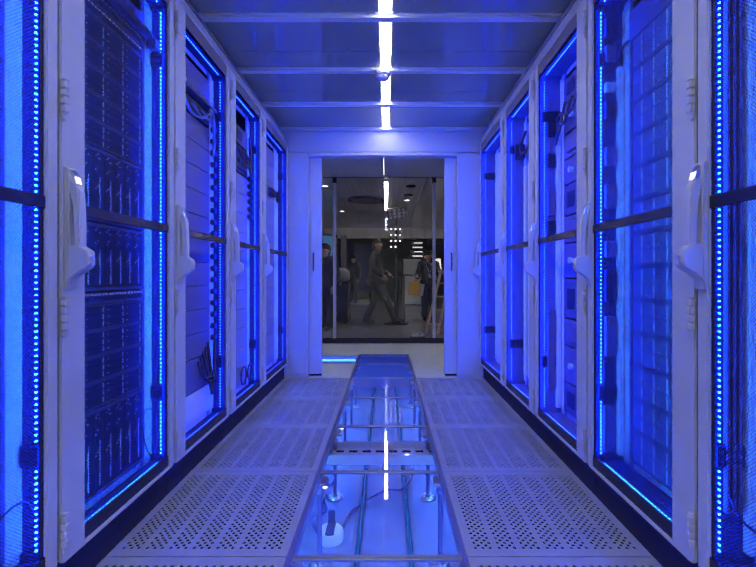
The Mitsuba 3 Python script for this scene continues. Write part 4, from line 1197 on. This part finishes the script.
def person(key, pos, yaw, J, label, top='m_jacket', legs='m_trousers', long_hair=False, head_yaw=0.0, lapel=None, coat=0.0):
    """J: joints in the person's own frame (x to their left, y ahead, z up)."""
    c, s = math.cos(yaw), math.sin(yaw)
    M = np.array([[c, -s, 0, pos[0]], [s, c, 0, pos[1]], [0, 0, 1, pos[2]], [0, 0, 0, 1.0]])
    tw = T(M)
    g = {k: np.array(v, float) for k, v in J.items()}
    hd = g['head']
    ch, sh = math.cos(head_yaw), math.sin(head_yaw)

    def hp(x, y, z):
        return hd + np.array([ch * x - sh * y, sh * x + ch * y, z])

    def limb(a, ra, b, rb):
        return (g[a], ra, g[b], rb)

    torso = [(g['hip'] + [0.075, 0, 0], 0.095, g['hip'] - [0.075, 0, 0], 0.095), (g['hip'], 0.125, g['waist'], 0.115), (g['waist'], 0.115, g['chest'], 0.125),
             (g['chest'], 0.12, g['neck'] - [0, 0, 0.06], 0.07), (g['sh_l'], 0.062, g['chest'], 0.10), (g['sh_r'], 0.062, g['chest'], 0.10), (g['sh_l'], 0.06, g['neck'] - [0, 0, 0.04], 0.05), (g['sh_r'], 0.06, g['neck'] - [0, 0, 0.04], 0.05)]
    arms = [limb('sh_l', 0.055, 'el_l', 0.041), limb('el_l', 0.040, 'wr_l', 0.027), limb('sh_r', 0.055, 'el_r', 0.041), limb('el_r', 0.040, 'wr_r', 0.027)]
    legb = [limb('th_l', 0.088, 'kn_l', 0.058), limb('kn_l', 0.055, 'an_l', 0.037), limb('th_r', 0.088, 'kn_r', 0.058), limb('kn_r', 0.055, 'an_r', 0.037)]
    headb = [(g['neck'] - [0, 0, 0.05], 0.055, hp(0, -0.01, -0.06), 0.055), (hp(0, -0.012, 0.03), 0.085, hp(0, 0.012, 0.0), 0.078), (hp(0, 0.01, -0.02), 0.07, hp(0, 0.035, -0.085), 0.042),
             (hp(0, 0.088, 0.012), 0.009, hp(0, 0.104, -0.026), 0.013), (hp(0.079, -0.01, 0.012), 0.014, hp(0.078, -0.006, -0.022), 0.010), (hp(-0.079, -0.01, 0.012), 0.014, hp(-0.078, -0.006, -0.022), 0.010)]
    hands = []
    for sd in ('l', 'r'):
        w_, e_ = g['wr_' + sd], g['el_' + sd]
        d = (w_ - e_) / np.linalg.norm(w_ - e_)
        side_ = np.cross(d, [0, 0, 1.0])
        side_ = side_ / (np.linalg.norm(side_) + 1e-9)
        if np.linalg.norm(side_) < 0.5:
            side_ = np.array([1.0, 0, 0])
        nrm = np.cross(side_, d)
        hands.append((w_, 0.024, w_ + d * 0.075, 0.030))
        for k, (off, ln) in enumerate(((-0.027, 0.058), (-0.009, 0.072), (0.009, 0.076), (0.026, 0.066))):
            b0 = w_ + d * 0.08 + side_ * off
            b1 = b0 + d * ln * 0.55 - nrm * 0.008
            hands += [(b0, 0.0098, b1, 0.009), (b1, 0.009, b1 + d * ln * 0.4 - nrm * 0.022, 0.0078)]
        t0 = w_ + d * 0.03 + side_ * 0.028
        hands.append((t0, 0.012, t0 + d * 0.045 + side_ * 0.030 - nrm * 0.012, 0.009))
    add(key + '__body', blend(torso + arms + legb + headb + hands, 0.014, 4), 'm_skin', True, tw=tw)
    # clothing follows the body
    big = lambda bones, k: [(a, ra + k, b, rb + k) for a, ra, b, rb in bones]
    sleeve = [(g['sh_' + q], 0.055, g['el_' + q], 0.044) for q in 'lr'] + [(g['el_' + q], 0.043, g['wr_' + q] + (g['el_' + q] - g['wr_' + q]) * 0.06, 0.034) for q in 'lr']
    jb = big(torso, 0.020) + big(sleeve, 0.018)
    if coat:
        jb += [(g['hip'] + [0.05, 0.02, 0], 0.13, g['hip'] + [0.06, 0.03, -coat], 0.15), (g['hip'] - [0.05, 0.04, 0], 0.13, g['hip'] + [-0.06, -0.05, -coat], 0.15)]
    add(key + '__jacket', blend(jb, 0.03, 6), top, True, tw=tw)
    lb = [(a, ra + 0.016, b, rb + 0.020) for a, ra, b, rb in [limb('th_l', 0.088, 'kn_l', 0.058), (g['kn_l'], 0.055, g['an_l'] + (g['kn_l'] - g['an_l']) * 0.08, 0.045), limb('th_r', 0.088, 'kn_r', 0.058), (g['kn_r'], 0.055, g['an_r'] + (g['kn_r'] - g['an_r']) * 0.08, 0.045)]]
    lb.append((g['th_l'], 0.10, g['th_r'], 0.10))
    add(key + '__trousers', blend(lb, 0.03, 6), legs, True, tw=tw)
    for q in 'lr':
        a, t = g['an_' + q], g['toe_' + q]
        hb = [(a + [0, 0, 0.0], 0.046, a + (t - a) * -0.18 + [0, 0, -0.03], 0.038), (a + [0, 0, -0.02], 0.044, (a + t) / 2 + [0, 0, -0.012], 0.042), ((a + t) / 2 + [0, 0, -0.012], 0.042, t, 0.033)]
        add(key + '__shoe', blend(hb, 0.02, 4), 'm_shoe', True, tw=tw)
    hb = [(hp(0, -0.024, 0.042), 0.094, hp(0, 0.004, 0.062), 0.084), (hp(0, -0.035, 0.02), 0.082, hp(0, -0.05, -0.03), 0.062)]
    if long_hair:
        hb += [(hp(0.05, -0.045, 0.0), 0.055, hp(0.065, -0.04, -0.19), 0.045), (hp(-0.05, -0.045, 0.0), 0.055, hp(-0.065, -0.04, -0.19), 0.045), (hp(0, -0.06, 0.0), 0.07, hp(0, -0.075, -0.20), 0.055)]
    add(key + '__hair', blend(hb, 0.015, 3), 'm_hair', True, tw=tw)
    for sx in (-1, 1):
        m = trimesh.creation.icosphere(subdivisions=2, radius=0.011)
        m.apply_translation(hp(0.030 * sx, 0.079, 0.010))
        add(key + '__eye', m, 'm_hair', True, tw=tw)
    m = trimesh.creation.icosphere(subdivisions=2)
    m.apply_scale([0.022, 0.008, 0.005])
    m.apply_transform(rotation_matrix(head_yaw, [0, 0, 1]))
    m.apply_translation(hp(0, 0.080, -0.062))
    paint('m_lips', (0.30, 0.13, 0.11), 0.5)
    add(key + '__mouth', m, 'm_lips', True, tw=tw)
    if lapel:
        m = trimesh.convex.convex_hull(np.array([g['neck'] + [0.035, 0.075, -0.03], g['neck'] + [-0.035, 0.075, -0.03], g['chest'] + [0, 0.157, -0.02], g['neck'] + [0.03, 0.05, -0.04], g['neck'] + [-0.03, 0.05, -0.04], g['chest'] + [0, 0.12, -0.02]]))
        add(key + '__shirt_front', m, lapel, tw=tw)
    tag(key, label, 'person')
    return tw, g


def stand(h=1.66, **over):
    k = h / 1.75
    J = {'hip': (0, 0, 0.95), 'waist': (0, 0.0, 1.12), 'chest': (0, 0.0, 1.30), 'neck': (0, 0.0, 1.49), 'head': (0, 0.03, 1.625), 'sh_l': (0.185, 0, 1.42), 'sh_r': (-0.185, 0, 1.42),
         'el_l': (0.25, -0.03, 1.14), 'el_r': (-0.25, -0.03, 1.14), 'wr_l': (0.24, 0.08, 0.92), 'wr_r': (-0.24, 0.08, 0.92),
         'th_l': (0.09, 0, 0.90), 'th_r': (-0.09, 0, 0.90), 'kn_l': (0.10, 0.02, 0.50), 'kn_r': (-0.10, 0.02, 0.50), 'an_l': (0.10, -0.02, 0.085), 'an_r': (-0.10, -0.02, 0.085), 'toe_l': (0.12, 0.15, 0.038), 'toe_r': (-0.12, 0.15, 0.038)}
    J.update(over)
    return {a: np.array(b) * ([k, k, k]) if a[:3] not in ('toe',) and a[:2] != 'an' else np.array(b) * [k, k, 1.0] for a, b in J.items()}


# yaw 0 looks along +y (away); pi looks at the camera; -pi/2 walks to the right
k1 = new('person')
person(k1, (-0.20, 7.95, 0.0), -math.pi / 2, stand(1.68, kn_l=(0.09, 0.22, 0.52), an_l=(0.09, 0.38, 0.12), toe_l=(0.09, 0.54, 0.09), kn_r=(-0.09, -0.02, 0.50), an_r=(-0.09, -0.22, 0.10), toe_r=(-0.10, -0.07, 0.036),
       el_l=(0.24, -0.06, 1.15), wr_l=(0.23, 0.12, 1.02), el_r=(-0.25, 0.02, 1.14), wr_r=(-0.20, 0.22, 1.05)),
       'dark haired man in a dark suit striding to the right behind the glass', head_yaw=math.radians(-35), lapel=None, coat=0.05)
k2 = new('person')
person(k2, (-1.075, 7.2, 0.0), math.pi * 0.86, stand(1.50), 'man in a dark jacket with pale shirt collar at the left edge of glass', 'm_jacket_blue', 'm_jacket_blue', lapel='m_shirt')
k3 = new('person')
tw3, g3 = person(k3, (0.90, 8.65, 0.0), math.pi * 1.02, stand(1.47, el_r=(-0.27, 0.10, 1.16), wr_r=(-0.10, 0.28, 1.36), el_l=(0.29, 0.03, 1.13), wr_l=(0.33, 0.26, 1.13), head=(0.02, 0.05, 1.62)),
       'long haired person in dark jacket and jeans with white badge on the right', 'm_jacket_blue', 'm_jeans', long_hair=True)
n3 = g3['neck']
add(k3 + '__lanyard', cat(tube(np.array([n3 + [0.05, 0.05, 0.0], n3 + [0.06, 0.13, -0.10], g3['chest'] + [0.03, 0.152, 0.0], g3['chest'] + [0.0, 0.152, -0.10]]), 0.005, 5), tube(np.array([n3 + [-0.05, 0.05, 0.0], n3 + [-0.06, 0.13, -0.10], g3['chest'] + [-0.03, 0.152, 0.0], g3['chest'] + [0.0, 0.152, -0.10]]), 0.005, 5)), 'm_shirt', tw=tw3)
c = g3['chest'] + [0, 0.15, -0.14]
add(k3 + '__badge', cbx(c[0] - 0.032, c[0] + 0.032, c[1], c[1] + 0.004, c[2] - 0.04, c[2] + 0.04, 0.002), 'm_latch', tw=tw3)
k4 = new('person')
person(k4, (-1.14, 14.0, 0.02), math.pi * 0.9, stand(1.62), 'small distant figure in dark clothes standing on the pale floor far back', 'm_jacket_blue', 'm_jacket_blue')

# bag carried by the right person, in their right hand (on the left in the picture)
key = new('carrier_bag')
hw = (np.array(tw3.matrix, float) @ np.append(g3['wr_l'] + [0.01, 0.085, -0.075], 1))[:3]
bm = cbx(-0.115, 0.115, -0.045, 0.045, -0.32, -0.055, 0.008)
bm.apply_transform(rotation_matrix(math.radians(8), [0, 1, 0])); bm.apply_translation(hw + [-0.03, 0, 0])
add(key + '__bag', bm, 'm_yellow')
sm = cbx(0.116, 0.19, -0.046, 0.046, -0.31, -0.065, 0.006)
sm.apply_transform(rotation_matrix(math.radians(8), [0, 1, 0])); sm.apply_translation(hw + [-0.03, 0, 0])
add(key + '__white_side', sm, 'm_latch')
for y in (-0.03, 0.03):
    add(key + '__strap', tube(curve([hw + [-0.09, y, -0.07], hw + [-0.05, y * 0.5, -0.01], hw + [0.0, y * 0.3, 0.012], hw + [0.04, y * 0.5, -0.01], hw + [0.05, y, -0.07]], 20), 0.005, 6), 'm_yellow', 60)
tag(key, 'yellow and white carrier bag hanging from the right person\'s hand', 'bag')
